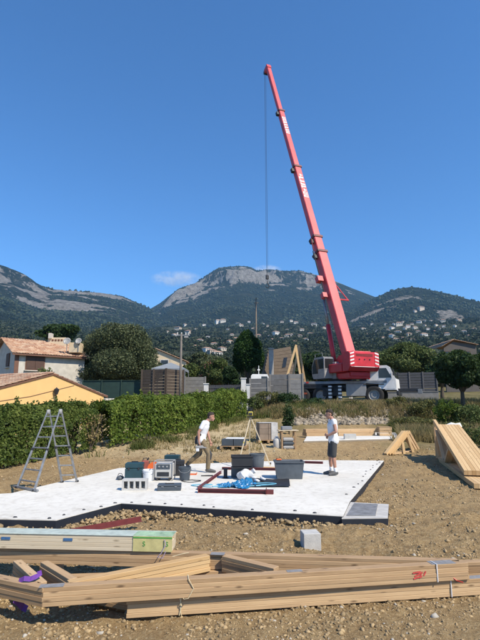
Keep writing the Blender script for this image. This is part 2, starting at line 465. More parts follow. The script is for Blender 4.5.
def mt_height(k, a, r):
    m = MTS[k]; a = np.asarray(a, float); r = np.asarray(r, float)
    x, y = np.sin(a) * r, np.cos(a) * r
    zr = np.interp(a, *m['sky'])
    t = np.clip((r - m['r0']) / (m['R'] - m['r0']), 0, 1.6)
    zb = gz(x, y) * 0 + np.interp(m['r0'], PR[:, 0], PR[:, 1]) - 40
    n1 = fbm(x / 420, y / 420, 5, 21) - .5
    n2 = fbm(x / 110, y / 110, 4, 41) - .5
    ridge = np.abs(fbm(x / 300 + 7, y / 300, 4, 61) - .5) * 2
    tt = np.clip(t + (n1 * .16 + n2 * .05) * np.clip(1 - t, 0, 1) * np.clip(t * 3, 0, 1), 0, 1)
    s = tt ** 1.12
    rock = np.zeros_like(s)
    px = 240 + 481 * np.tan(a) * 1.015
    if k == 'centre':
        nb = (fbm(x / 180, y / 180, 4, 77) - .5)
        m1 = sstep(150, 175, px) * (1 - sstep(310, 350, px))
        lo = 0.66 + nb * .22 + .05 * sstep(240, 300, px)
        s2 = np.where(s < lo, s, np.where(s < lo + .035, lo + (s - lo) * 3.8, lo + .133 + (s - lo - .035) * (1 - lo - .133) / (1 - lo - .035)))
        s = s + (s2 - s) * m1
        rock = np.maximum(rock, m1 * sstep(lo - .005, lo + .01, tt ** 1.12) * (1 - sstep(lo + .03, lo + .055, tt ** 1.12)))
        cap = sstep(205, 216, px) * (1 - sstep(250, 262, px))
        rock = np.maximum(rock, cap * sstep(.90, .94, s) * .9)
        strk = sstep(.50, .57, fbm(x / 90, y / 160 + s * 14, 3, 95))
        rock = np.maximum(rock, strk * sstep(.55, .7, s) * (1 - sstep(330, 380, px)) * .8)
    if k == 'left':
        nb = (fbm(x / 200, y / 200, 4, 87) - .5)
        for lo, w, p0, p1 in ((0.80, .04, 20, 45), (0.62, .02, 75, 130), (.90, .02, 60, 140)):
            l2 = lo + nb * .16
            mm = 1 - sstep(p0, p1, px)
            s0 = s
            s2 = np.where(s < l2, s, np.where(s < l2 + w, l2 + (s - l2) * 2.6, l2 + 2.6 * w + (s - l2 - w) * (1 - l2 - 2.6 * w) / (1 - l2 - w)))
            s = s + (np.clip(s2, 0, 1.02) - s) * mm
            rock = np.maximum(rock, mm * sstep(l2 - .005, l2 + .01, s0) * (1 - sstep(l2 + w, l2 + w + .02, s0)))
        rock = np.maximum(rock, sstep(.50, .57, fbm(x / 140, y / 140 + s * 9, 4, 99)) * sstep(.45, .7, s) * (1 - sstep(110, 150, px)) * .75)
        rock = np.maximum(rock, (1 - sstep(30, 40, px)) * sstep(.92, .96, s) * sstep(.35, .5, fbm(x / 60, y / 60, 3, 15)))
    if k == 'right':
        rock = np.maximum(rock, sstep(.60, .68, fbm(x / 120, y / 120, 4, 33)) * sstep(.3, .6, s) * (1 - sstep(.75, .9, s)) * .55)
    if k == 'left':
        rock = np.maximum(rock, (1 - sstep(30, 46, px)) * sstep(.70, .78, s) * 1.25)
        rock = np.maximum(rock, 1.1 * (1 - sstep(60, 85, px)) * sstep(.58, .61, s) * (1 - sstep(.66, .70, s)))
    if k == 'centre':
        gul = sstep(.34, .52, fbm(px / 7.0, s * 5, 3, 120)); rock = rock * (.45 + .75 * gul)
    z = zb + (zr - zb) * s
    z = z + (ridge - .5) * 46 * np.clip(1 - np.abs(t - .5) * 2, 0, 1) + n2 * 16 * np.clip(t * 2, 0, 1) * np.clip(1.25 - t, .25, 1)
    back = np.clip(t - 1, 0, .6)
    z = z - back * (zr * .9)
    brk = fbm(x / 120 + 3, y / 120 + z / 45, 5, 205, .62)
    return z, np.clip(rock * (.25 + 1.0 * sstep(.36, .54, brk)) , 0, 1)
def total_height(x, y):
    r = np.hypot(x, y); a = np.arctan2(x, y)
    z = gz(x, y)
    for k in MTS:
        m = MTS[k]
        h, _ = mt_height(k, a, r)
        z = np.where((r > m['r0'] * .98) & (r < m['R'] * 1.25), np.maximum(z, h), z)
    return z
def hit(px, py, rmin=120, rmax=2900):
    d = ray(px, py); h = math.hypot(d.x, d.y)
    rr = np.geomspace(rmin, rmax, 900)
    x, y, z = d.x / h * rr, d.y / h * rr, CAMZ + d.z / h * rr
    g = total_height(x, y)
    i = np.argmax(g > z)
    if not (g > z).any(): return None
    return Vector((x[i], y[i], g[i])), rr[i]

# ------------------------------------------------------------------ the slabs' outlines
SZ = 0.16
slab_px = [(-90, 515), (56, 520), (121, 503), (343, 516), (350, 501), (384, 460.5), (300, 460), (215, 463), (160, 465), (119, 468), (12, 493), (-90, 512)]
slab_poly = [PZ(a, b, SZ) for a, b in slab_px]
slab_poly[0] = Vector((-7.2, 8.7, SZ)); slab_poly[-1] = Vector((-7.2, 9.9, SZ))
SZ2 = 0.60
slab2_px = [(304, 441), (402, 438.5), (395, 432.5), (330, 432.5), (308, 434)]
slab2_poly = [PZ(a, b, SZ2) for a, b in slab2_px]
def inpoly(poly, x, y):
    x = np.asarray(x); y = np.asarray(y); c = np.zeros(x.shape, bool); n = len(poly); j = n - 1
    for i in range(n):
        xi, yi, xj, yj = poly[i][0], poly[i][1], poly[j][0], poly[j][1]
        if abs(yj - yi) > 1e-9:
            c ^= ((yi > y) != (yj > y)) & (x < (xj - xi) * (y - yi) / (yj - yi) + xi)
        j = i
    return c
def polydist(poly, x, y):
    d = np.full(np.shape(x), 1e9)
    for i in range(len(poly)):
        a, b = poly[i], poly[(i + 1) % len(poly)]
        ex, ey = b[0] - a[0], b[1] - a[1]
        t = np.clip(((x - a[0]) * ex + (y - a[1]) * ey) / (ex * ex + ey * ey), 0, 1)
        d = np.minimum(d, np.hypot(x - a[0] - t * ex, y - a[1] - t * ey))
    return d

def ground_detail(x, y):
    r = np.hypot(x, y)
    nearm = 1 - sstep(24, 42, r)
    plat = 1 - sstep(31, 34, y) * (1 - sstep(60, 80, y))
    z = (fbm(x * .55, y * .55, 3, 4) - .5) * .16 * nearm
    c1 = fbm(x * 4.3, y * 4.3, 5, 8, .66)
    c2 = np.abs(fbm(x * 9 + 5, y * 9, 3, 12, .55) - .5) * 2
    z = z + ((c1 - .5) * (.10 + .07 * (1 - sstep(6, 10, r))) - c2 * .05 + .012) * nearm * plat
    lump = sstep(.6, .85, fbm(x * 2.1, y * 2.1, 3, 17)) * .07
    z = z + lump * nearm * plat
    bed = sstep(3.9, 4.5, y) * (1 - sstep(6.3, 6.9, y)) * (1 - sstep(3.2, 4.2, np.abs(x)))   # trodden level bed under the trusses
    z = z * (1 - .65 * bed) - .018 * bed
    return z

# ------------------------------------------------------------------ ground sheet
def build_ground():
    rr = np.concatenate([np.geomspace(0.6, 3.0, 60)[:-1], np.geomspace(3.0, 14, 330)[:-1], np.geomspace(14, 45, 150)[:-1], np.geomspace(45, 400, 90)[:-1], np.geomspace(400, 4100, 90)])
    da = np.concatenate([np.linspace(-180, -60, 40)[:-1], np.linspace(-60, -36, 50)[:-1], np.linspace(-36, 36, 330)[:-1], np.linspace(36, 60, 50)[:-1], np.linspace(60, 180, 41)])[:-1]
    A = np.radians(da)
    RR, AA = np.meshgrid(rr, A, indexing='ij')
    X, Y = np.sin(AA) * RR, np.cos(AA) * RR
    Z = gz(X, Y) + ground_detail(X, Y)
    for poly, zz in ((slab_poly, SZ), (slab2_poly, SZ2)):
        ins = inpoly(poly, X, Y); d = polydist(poly, X, Y)
        Z = np.where(ins & (d > .12), np.minimum(Z, zz - .2), Z)
        edge = 1 - sstep(.0, .55 if poly is slab_poly else 1.3, d)
        tgt = zz - (.13 if poly is slab_poly else .07)
        Z = np.where(~ins | (d <= .12), Z * (1 - edge) + (np.minimum(Z, tgt + (Z - gz(X, Y)) * .55) if poly is slab_poly else tgt + (Z - gz(X, Y)) * .3) * edge, Z)
    # far ground sinks below the mountains' feet
    nr, na = RR.shape
    V = np.stack([X, Y, Z], -1).reshape(-1, 3)
    i = np.arange(nr - 1)[:, None]; j = np.arange(na)[None, :]; j2 = (j + 1) % na
    Fq = np.stack([i * na + j, i * na + j2, (i + 1) * na + j2, (i + 1) * na + j], -1).reshape(-1, 4)
    V = np.vstack([V, [[0, 0, Z[0].mean()]]])
    me = fast_mesh('ground', V, Fq[:, ::-1], True)
    x, y = V[:, 0], V[:, 1]; r = np.hypot(x, y)
    n = fbm(x * .35, y * .35, 4, 51)
    grass = sstep(26, 31, y + (n - .5) * 7) * sstep(.35, .6, n + .12)
    grass = np.maximum(grass, sstep(5.5, 7.5, x - (y - 16) * .06 + (n - .5) * 3) * sstep(18, 22, y + (n - .5) * 4) * .9)
    grass = np.maximum(grass, sstep(60, 100, r))
    tan = (1 - sstep(.5, 2.5, x)) * sstep(17, 19.5, y + (n - .5) * 3) * (1 - sstep(30, 34, y))
    far = sstep(90, 160, r)
    c = np.stack([grass, tan, far, np.ones_like(far)], -1).astype(np.float32)
    at = me.color_attributes.new('cover', 'FLOAT_COLOR', 'POINT'); at.data.foreach_set('color', c.ravel())
    m, nt, bs, out = newmat('earth')
    v = coords(nt)
    vc = nt.nodes.new('ShaderNodeVertexColor'); vc.layer_name = 'cover'
    sp = nt.nodes.new('ShaderNodeSeparateColor'); nt.links.new(vc.outputs[0], sp.inputs[0])
    n1 = noise(nt, v, 0.7, 7, .65); n2 = noise(nt, v, 7, 6, .7); n3 = noise(nt, v, 30, 6, .75)
    soil = ramp(nt, n1, [(0.3, (0.253, 0.165, 0.078)), (0.5, (0.372, 0.255, 0.125)), (0.72, (0.485, 0.343, 0.174))])
    soil = mixc(nt, 0.55, soil, ramp(nt, n2, [(0.3, (0.187, 0.120, 0.058)), (0.5, (0.365, 0.251, 0.122)), (0.75, (0.551, 0.409, 0.215))]))
    soil = mixc(nt, ramp(nt, n3, [(0.54, (0, 0, 0)), (0.68, (.75, .75, .75))]), soil, (0.600, 0.497, 0.313))
    soil = mixc(nt, ramp(nt, n3, [(0.34, (.7, .7, .7)), (0.46, (0, 0, 0))]), soil, (0.127, 0.085, 0.048))
    soil = mixc(nt, sp.outputs[1], soil, ramp(nt, n2, [(0.3, (0.402, 0.284, 0.159)), (0.7, (0.600, 0.504, 0.298))]))
    gr = ramp(nt, n1, [(0.3, (0.07, 0.075, 0.025)), (0.55, (0.165, 0.140, 0.060)), (0.75, (0.28, 0.22, 0.12))])
    col = mixc(nt, sp.outputs[0], soil, gr)
    fr = ramp(nt, noise(nt, v, .02, 6, .7), [(0.3, (0.022, 0.030, 0.014)), (0.55, (0.045, 0.050, 0.025)), (0.75, (0.14, 0.122, 0.075))])
    col = mixc(nt, sp.outputs[2], col, fr)
    nt.links.new(col, bs.inputs['Base Color'])
    bs.inputs['Roughness'].default_value = 0.95
    bs.inputs['Specular IOR Level'].default_value = 0.15
    hm = nt.nodes.new('ShaderNodeMath'); hm.operation = 'ADD'
    nt.links.new(n2, hm.inputs[0]); nt.links.new(n3, hm.inputs[1])
    bump(nt, hm.outputs[0], bs, 0.9, 0.05)
    o = mesh_obj('ground', me, m); tag(o, kind='structure')
build_ground()

# ------------------------------------------------------------------ mountains
def mountain_material():
    m, nt, bs, out = newmat('mountain cover')
    v = coords(nt)
    vc = nt.nodes.new('ShaderNodeVertexColor'); vc.layer_name = 'rock'
    sp = nt.nodes.new('ShaderNodeSeparateColor'); nt.links.new(vc.outputs[0], sp.inputs[0])
    n1 = noise(nt, v, .012, 8, .7); n2 = noise(nt, v, .06, 6, .75)
    veg = ramp(nt, n1, [(0.32, (0.016, 0.023, 0.012)), (0.48, (0.032, 0.040, 0.020)), (0.60, (0.070, 0.072, 0.040)), (0.74, (0.17, 0.155, 0.105))])
    veg = mixc(nt, 0.5, veg, ramp(nt, n2, [(0.35, (0.014, 0.020, 0.010)), (0.55, (0.042, 0.050, 0.026)), (0.70, (0.13, 0.12, 0.08))]))
    vor = noise(nt, coords(nt, (.055, .055, .05)), 1, 8, .8)
    rk = ramp(nt, vor, [(0.32, (0.13, 0.115, 0.095)), (0.46, (0.34, 0.30, 0.25)), (0.64, (0.55, 0.51, 0.45))])
    ad = nt.nodes.new('ShaderNodeMath'); ad.operation = 'MULTIPLY_ADD'; ad.inputs[1].default_value = 2.2; ad.inputs[2].default_value = -1.1
    nt.links.new(n2, ad.inputs[0])
    a2 = nt.nodes.new('ShaderNodeMath'); a2.operation = 'ADD'
    nt.links.new(sp.outputs[0], a2.inputs[0]); nt.links.new(ad.outputs[0], a2.inputs[1])
    f = ramp(nt, a2.outputs[0], [(0.42, (0, 0, 0)), (0.62, (1, 1, 1))])
    nt.links.new(mixc(nt, f, veg, rk), bs.inputs['Base Color'])
    bs.inputs['Roughness'].default_value = 1.0
    bs.inputs['Specular IOR Level'].default_value = 0.0
    hm = nt.nodes.new('ShaderNodeMath'); hm.operation = 'ADD'
    nt.links.new(n2, hm.inputs[0]); nt.links.new(vor, hm.inputs[1])
    bump(nt, hm.outputs[0], bs, 1.0, 26)
mountain_material()
def build_mountain(k):
    m = MTS[k]
    A = np.linspace(m['sky'][0][0], m['sky'][0][-1], 420)
    rr = np.concatenate([np.linspace(m['r0'], m['R'], 200)[:-1], np.linspace(m['R'], m['R'] * 1.25, 12)])
    RR, AA = np.meshgrid(rr, A, indexing='ij')
    Z, K = mt_height(k, AA, RR)
    V = np.stack([np.sin(AA) * RR, np.cos(AA) * RR, Z], -1).reshape(-1, 3)
    nr, na = RR.shape
    i = np.arange(nr - 1)[:, None]; j = np.arange(na - 1)[None, :]
    Fq = np.stack([i * na + j, i * na + j + 1, (i + 1) * na + j + 1, (i + 1) * na + j], -1).reshape(-1, 4)
    me = fast_mesh('mountain', V, Fq[:, ::-1], True)
    c = np.zeros((len(V), 4), np.float32); c[:, 0] = K.ravel(); c[:, 3] = 1
    at = me.color_attributes.new('rock', 'FLOAT_COLOR', 'POINT'); at.data.foreach_set('color', c.ravel())
    o = mesh_obj('mountain', me, 'mountain cover'); tag(o, kind='structure')
for k in MTS: build_mountain(k)

# ------------------------------------------------------------------ slabs
def slab_material():
    m, nt, bs, out = newmat('slab concrete')
    v = coords(nt)
    n1 = noise(nt, v, .6, 7, .65); n2 = noise(nt, v, 6, 5, .7)
    col = ramp(nt, n1, [(0.3, (0.60, 0.575, 0.51)), (0.55, (0.69, 0.665, 0.595)), (0.75, (0.75, 0.725, 0.655))])
    col = mixc(nt, ramp(nt, n2, [(0.48, (0, 0, 0)), (0.72, (.6, .6, .6))]), col, (0.42, 0.385, 0.325))
    n4 = noise(nt, v, 1.7, 8, .75)
    col = mixc(nt, ramp(nt, n4, [(0.56, (0, 0, 0)), (0.70, (.55, .55, .55))]), col, (0.36, 0.32, 0.26))
    nt.links.new(col, bs.inputs['Base Color']); bs.inputs['Roughness'].default_value = .85
    bump(nt, noise(nt, v, 25, 5, .7), bs, .25, .01)
slab_material()
def build_slab(name, poly, z, th, thick_mat='bitumen'):
    top = [Vector((p[0], p[1], z)) for p in poly]
    o = MB().prism([p + Vector((0, 0, -.012)) for p in top], (0, 0, 0), (0, 0, .012)).build(name, 'slab concrete')
    tag(o, kind='structure')
    cx = sum((p for p in top), Vector()) / len(top)
    e = MB().prism([Vector((cx.x + (p.x - cx.x) * 1.0006, cx.y + (p.y - cx.y) * 1.0006, z - th)) for p in top], (0, 0, 0), (0, 0, th - .014)).build('slab_edge', thick_mat, o)
    return o
slab = build_slab('slab', slab_poly, SZ, .30)
# anchor recesses along the slab rim (dark caps)
def rim_spots(a, b, n, inset, zz, lo=0.03, hi=.97):
    a, b = Vector(a), Vector(b); d = (b - a).normalized(); nrm = Vector((-d.y, d.x, 0))
    return [a + (b - a) * (lo + (hi - lo) * i / (n - 1)) + nrm * inset for i in range(n)]
cap_me = None
spots = rim_spots(slab_poly[0], slab_poly[1], 7, .14, SZ) + rim_spots(slab_poly[1], slab_poly[2], 5, .14, SZ) + rim_spots(slab_poly[2], slab_poly[3], 12, .13, SZ) + rim_spots(slab_poly[4], slab_poly[5], 16, .14, SZ)
for p in spots:
    if random.random() < .18: continue
    p = p + Vector((random.uniform(-.08, .08), random.uniform(-.08, .08), 0))
    if cap_me is None:
        o = MB().lathe([(0.001, .012), (.018, .012), (.026, .0), (.03, -.004)], 8).build('anchor_cap', 'dark steel', slab)
        cap_me = o.data
    else:
        o = bpy.data.objects.new('anchor_cap', cap_me); link(o, slab)
    o.location = (p.x, p.y, SZ + .003)
    o.scale = (random.uniform(.8, 1.5), random.uniform(.8, 1.3), 1)
# step at the near right corner
c0, c1, c2, c3 = PZ(341, 517, SZ), PZ(387, 516.5, SZ), PZ(388, 503, SZ), PZ(350, 501, SZ)
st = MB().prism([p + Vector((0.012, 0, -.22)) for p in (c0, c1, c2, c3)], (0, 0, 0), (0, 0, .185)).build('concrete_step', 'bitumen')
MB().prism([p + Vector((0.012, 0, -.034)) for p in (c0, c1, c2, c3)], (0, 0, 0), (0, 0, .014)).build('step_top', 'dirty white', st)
tag(st, kind='structure')
q = lambda u, w: c0 + (c1 - c0) * u + (c3 - c0) * w + ((c2 - c1) - (c3 - c0)) * u * w
tag(MB().prism([q(.10, .12) + Vector((0, 0, -.018)), q(.74, .12) + Vector((0, 0, -.018)), q(.74, .9) + Vector((0, 0, -.018)), q(.13, .9) + Vector((0, 0, -.018))], (0, 0, 0), (0, 0, .012)).build('paving_slab', plain('weathered concrete', (0.20, 0.205, 0.215), .9, .4, 9, bmp=.4)), kind='structure').parent = st
slab2 = build_slab('slab', slab2_poly, SZ2, .30, 'limestone rubble')

# ------------------------------------------------------------------ scattered stones (uncountable)
def ico():
    bm = bmesh.new(); bmesh.ops.create_icosphere(bm, subdivisions=1, radius=1)
    V = np.array([v.co[:] for v in bm.verts]); Fc = np.array([[v.index for v in f.verts] for f in bm.faces]); bm.free(); return V, Fc
IV, IF = ico()
ICO20 = None
def ico20():
    bm = bmesh.new(); bmesh.ops.create_icosphere(bm, subdivisions=1, radius=1); bm.free()
    p = (1 + 5 ** .5) / 2
    V = np.array([(-1, p, 0), (1, p, 0), (-1, -p, 0), (1, -p, 0), (0, -1, p), (0, 1, p), (0, -1, -p), (0, 1, -p), (p, 0, -1), (p, 0, 1), (-p, 0, -1), (-p, 0, 1)]) / math.sqrt(1 + p * p)
    Fc = np.array([(0, 11, 5), (0, 5, 1), (0, 1, 7), (0, 7, 10), (0, 10, 11), (1, 5, 9), (5, 11, 4), (11, 10, 2), (10, 7, 6), (7, 1, 8), (3, 9, 4), (3, 4, 2), (3, 2, 6), (3, 6, 8), (3, 8, 9), (4, 9, 5), (2, 4, 11), (6, 2, 10), (8, 6, 7), (9, 8, 1)])
    return V, Fc
BV, BF = ico20()
def blobs(name, P, S, mat, jitter=.3, flat=.8, base=(None, None), smooth=False, parent=None):
    bv, bf = (BV, BF) if base[0] is None else base
    n, m = len(P), len(bv)
    ang = rng.uniform(0, 2 * np.pi, n); ca, sa = np.cos(ang), np.sin(ang)
    V = bv[None] * (1 + rng.uniform(-jitter, jitter, (n, m, 1)))
    V = V * np.stack([rng.uniform(.8, 1.25, n), rng.uniform(.7, 1.1, n), np.full(n, flat) * rng.uniform(.7, 1.2, n)], -1)[:, None]
    tl = rng.uniform(-.4, .4, n)
    V = np.stack([V[..., 0], V[..., 1] * np.cos(tl)[:, None] - V[..., 2] * np.sin(tl)[:, None], V[..., 1] * np.sin(tl)[:, None] + V[..., 2] * np.cos(tl)[:, None]], -1)
    V = np.stack([V[..., 0] * ca[:, None] - V[..., 1] * sa[:, None], V[..., 0] * sa[:, None] + V[..., 1] * ca[:, None], V[..., 2]], -1)
    V = V * np.asarray(S)[:, None, None] + np.asarray(P)[:, None]
    Fc = (bf[None] + (np.arange(n) * m)[:, None, None]).reshape(-1, 3)
    me = fast_mesh(name, V.reshape(-1, 3), Fc, smooth)
    return mesh_obj(name, me, mat, parent)
def near_spots(n, ymin, ymax, spread=.62):
    y = np.exp(rng.uniform(math.log(ymin), math.log(ymax), n)); x = rng.uniform(-spread, spread, n) * y
    k = ~inpoly(slab_poly, x, y) & ~inpoly(slab2_poly, x, y)
    k &= ~inpoly([c0, c1, c2, c3], x, y)
    x, y = x[k], y[k]
    keep = fbm(x * 1.3, y * 1.3, 3, 71) > rng.uniform(.25, .62, len(x))
    x, y = x[keep], y[keep]
    return np.stack([x, y, gz(x, y) + ground_detail(x, y)], -1)
P = near_spots(44000, 3.2, 20)
S = (rng.gamma(1.3, .0050, len(P)) + .004) * (.75 + P[:, 1] / 14)
d = polydist(slab_poly, P[:, 0], P[:, 1])
ok = (S < d * .8)
P = P[ok]; S = np.minimum(S[ok], .020 + .001 * P[:, 1])
tag(blobs('earth_clods', P, S, 'soil clod', .55, .75), 'loose brown clods of earth strewn over the ground', 'earth', kind='stuff')
P = near_spots(2200, 3.2, 19); S = rng.gamma(1.5, .006, len(P)) + .005
ok = S < polydist(slab_poly, P[:, 0], P[:, 1]) * .8
tag(blobs('gravel', P[ok], np.minimum(S[ok], .04), 'pale stone', .4, .7), 'pale stones lying loose in the brown earth', 'gravel', kind='stuff')
# rough lumps along the slab's front edge
n = 1100
seg = [(slab_poly[0], slab_poly[1]), (slab_poly[1], slab_poly[2]), (slab_poly[2], slab_poly[3])]
Q = []
for i in range(n):
    a, b = seg[rng.choice(3, p=[.25, .25, .5])]; t = rng.uniform(); e = (b - a); nn = Vector((e.y, -e.x, 0)).normalized()
    p = a + e * t + nn * (0.05 + abs(rng.normal()) * .22); Q.append((p.x, p.y, SZ - .14 + rng.uniform(-.03, .05)))
Q = np.array(Q)
S = rng.gamma(1.3, .011, n) + .006
S = np.minimum(S, .048)
Q2 = Q[:, :2] + 0
tag(blobs('rubble_edge', Q, S, 'soil clod', .55), 'lumps of earth and stone heaped along the slab edge', 'rubble', kind='stuff')

# ------------------------------------------------------------------ foliage helpers
def rand_dirs(n):
    v = rng.normal(size=(n, 3)); return v / np.linalg.norm(v, axis=1, keepdims=True)
def leaves(name, P, size, mat, parent=None, N=None, long=1.6, loc=(0, 0, 0), up=0.0):
    n = len(P)
    nn = rand_dirs(n)
    if N is not None: nn = nn * .75 + N; nn /= np.linalg.norm(nn, axis=1, keepdims=True) + 1e-9
    t = rand_dirs(n); t[:, 2] += up
    t = t - nn * (t * nn).sum(1, keepdims=True); t /= np.linalg.norm(t, axis=1, keepdims=True) + 1e-9
    b = np.cross(nn, t)
    s = (size * rng.uniform(.6, 1.35, n))[:, None]
    V = np.stack([P - t * s * long * .5, P + b * s * .5, P + t * s * long * .5, P - b * s * .5], 1).reshape(-1, 3)
    Fc = np.arange(4 * n).reshape(n, 4)
    return mesh_obj(name, fast_mesh(name, V, Fc), mat, parent, loc)
def vn3(p, sc, s): return (vnoise(p[:, 0] * sc, p[:, 1] * sc + p[:, 2] * sc * .7, s) + vnoise(p[:, 2] * sc + 3.1, p[:, 0] * sc - p[:, 1] * sc * .6, s + 1)) * .5
def lobes_points(lobes, n, shell=.55, gap=.36, gsc=1.3, seed=3):
    w = np.array([l[1][0] * l[1][1] * l[1][2] for l in lobes]) ** .67; w /= w.sum()
    idx = rng.choice(len(lobes), n, p=w)
    d = rand_dirs(n); rad = rng.uniform(shell ** 3, 1, n) ** (1 / 3)
    C = np.array([l[0] for l in lobes])[idx]; Rr = np.array([l[1] for l in lobes])[idx]
    P = C + d * Rr * rad[:, None]
    k = vn3(P, gsc, seed) > gap * rng.uniform(.8, 1.2, n)
    return P[k], d[k]
def make_tree(name, base, h, lobes, n, size, lmat, label, group=None, trunk_r=.18, gap=.36, gsc=1.2, shell=.55, limbs=6, cat='tree', extra=None):
    """lobes in metres relative to the base"""
    t = thing(name, base, label, cat, group)
    m = MB()
    top = np.mean([l[0] for l in lobes], 0)
    fork = Vector((top[0] * .3, top[1] * .3, max(.4, h * .28)))
    m.tube([(0, 0, -.25), (trunk_r * .2, 0, fork.z * .5), fork, fork.lerp(Vector(top), .6)], [trunk_r * 1.25, trunk_r, trunk_r * .85, trunk_r * .4], 9)
    for i in range(limbs):
        l = lobes[i % len(lobes)]
        e = Vector(l[0]) + Vector(rand_dirs(1)[0] * np.array(l[1]) * .45)
        mid = fork.lerp(e, .5) + Vector((0, 0, .12 * h * .3))
        m.tube([fork - Vector((0, 0, .1)), mid, e], [trunk_r * .55, trunk_r * .33, trunk_r * .1], 6)
    m.build('trunk', 'bark', t, True)
    P, d = lobes_points(lobes, n, shell, gap, gsc, int(rng.integers(1, 90)))
    leaves('crown', P, size, lmat, t, d * .6)
    if extra:
        P2, d2 = lobes_points(lobes, extra[0], .92, extra[3], .9, 5); leaves('blossom', P2, extra[1], extra[2], t, d2, 1.0)
    return t
def blob_lobes(c, rx, ry, rz, k, f=.5, seed=0):
    r = random.Random(seed); out = [((c[0], c[1], c[2]), (rx * .78, ry * .78, rz * .8))]
    for i in range(k):
        th, ph = r.uniform(0, 2 * math.pi), math.acos(r.uniform(-.75, 1))
        d = (math.sin(ph) * math.cos(th), math.sin(ph) * math.sin(th), math.cos(ph)); q = r.uniform(.52, .78)
        s = f * r.uniform(.6, 1.1)
        out.append(((c[0] + d[0] * rx * q, c[1] + d[1] * ry * q, c[2] + d[2] * rz * q), (rx * s, ry * s, rz * s * .85)))
    return out

# ------------------------------------------------------------------ hedges
def hedge(pts, height, width, n, size, mat, label, seed):
    base = Vector((pts[0][0], pts[0][1], gz1(pts[0][0], pts[0][1])))
    t = thing('hedge', base, label, 'hedge', 'clipped hedges beside the building plot')
    pts = [np.array(p, float) for p in pts]
    L = [np.linalg.norm(pts[i + 1] - pts[i]) for i in range(len(pts) - 1)]; tot = sum(L)
    s = rng.uniform(0, tot, n); X = np.zeros((n, 2)); D = np.zeros((n, 2)); acc = 0
    for i, l in enumerate(L):
        k = (s >= acc) & (s <= acc + l); u = ((s[k] - acc) / l)[:, None]
        X[k] = pts[i] * (1 - u) + pts[i + 1] * u; D[k] = (pts[i + 1] - pts[i]) / l; acc += l
    NR = np.stack([-D[:, 1], D[:, 0]], -1)
    bulge = (fbm(s * .55, s * 0 + seed, 3, seed) - .5)
    hh = height * (1 + bulge * .24); ww = width * (1 + (fbm(s * .8, s * 0, 2, seed + 4) - .5) * .5)
    # cross-section: rounded rectangle, mostly near the skin
    ang = rng.uniform(-.25, math.pi + .25, n)
    ca, sa = np.cos(ang), np.sin(ang)
    rad = rng.uniform(.62, 1.0, n) ** .6
    cx = np.sign(ca) * np.abs(ca) ** .45 * rad; cz = np.sign(sa) * np.abs(sa) ** .45 * rad
    lump = 1 + (vnoise(s * 2.2, ang * 2.5, seed) - .5) * .28
    off = cx * ww / 2 * lump
    z = hh * (.42 + .58 * cz * lump)
    z = np.where(sa < .1, rng.uniform(.06, .6, n) * hh, z)
    XY = X + NR * off[:, None]
    Z = gz(XY[:, 0], XY[:, 1]) + np.maximum(z, .05)
    Pn = np.stack([XY[:, 0], XY[:, 1], Z], -1) - np.array(base)
    Nn = np.stack([NR[:, 0] * cx, NR[:, 1] * cx, np.maximum(cz, 0)], -1)
    k = vnoise(s * 3.1, z * 3.1, seed + 9) > rng.uniform(.05, .42, n)
    # uneven young shoots standing out of the top and the face
    top_i = np.where(cz > .75)[0]; face_i = np.where((cz < .6) & (rad > .9))[0]
    SP = []
    for ii, upw in ((rng.choice(top_i, 260), 1.0), (rng.choice(face_i, 160), .35)):
        for q_ in ii:
            d_ = np.array([rng.normal(0, .35), rng.normal(0, .35), upw + rng.uniform(-.2, .3)]); d_ /= np.linalg.norm(d_); d_ = d_ * .8 + Nn[q_] * .3
            ln_ = rng.uniform(.06, .26); SP.append(Pn[q_] + d_ * np.linspace(.0, ln_, 9)[:, None] + rng.normal(0, .018, (9, 3)))
    SP = np.concatenate(SP)
    Pn = np.concatenate([Pn[k], SP]); Nn = np.concatenate([Nn[k], np.zeros_like(SP)])
    leaves('foliage', Pn, size, mat, t, Nn, 1.7)
    m = MB(); acc = 0
    for i, l in enumerate(L):
        for q in np.arange(.25, l, .55):
            p = pts[i] + (pts[i + 1] - pts[i]) * q / l
            g = gz1(p[0], p[1])
            b0 = Vector((p[0], p[1], g - .1)) - base
            for w in range(3):
                e = b0 + Vector((random.uniform(-.3, .3), random.uniform(-.3, .3), height * .8))
                m.tube([b0, b0.lerp(e, .5), e], [.025, .018, .006], 5)
    m.build('stem', 'bark', t)
    return t
hA0, hA1 = PZ(2, 462, .25), PZ(86, 448, .42)
d = (hA1 - hA0).normalized()
hedge([(hA0 - d * 3.2)[:2], hA0[:2], hA1[:2]], 1.80, 1.1, 90000, .058, 'leaf hedge', 'dark green clipped hedge behind the aluminium stepladder', 5)
hedge([(PZ(98, 446, .45))[:2], PZ(165, 432, .8)[:2], PZ(238, 418, 1.25)[:2]], 1.78, 1.25, 95000, .075, 'leaf hedge bright', 'bright green clipped hedge behind the tool pile and walking worker', 25)
# brown dead branches in the gap between the two hedges
gp = PZ(90, 449, .42)
t = thing('dead_shrub', gp, 'bare brown dead shrub in the gap between the two hedges', 'shrub')
m = MB()
for i in range(26):
    a = random.uniform(0, 6.28); e = Vector((math.cos(a) * random.uniform(.1, .45), math.sin(a) * .3, random.uniform(.6, 1.35)))
    m.tube([(0, 0, -.1), e * .5 + Vector((random.uniform(-.1, .1), 0, .1)), e], [.02, .012, .004], 5)
m.build('branch', 'bark', t)
P = np.stack([rng.normal(0, .22, 500), rng.normal(0, .18, 500), rng.uniform(.2, 1.3, 500)], -1)
leaves('dead_foliage', P, .06, 'dry grass', t)['kind'] = 'stuff'

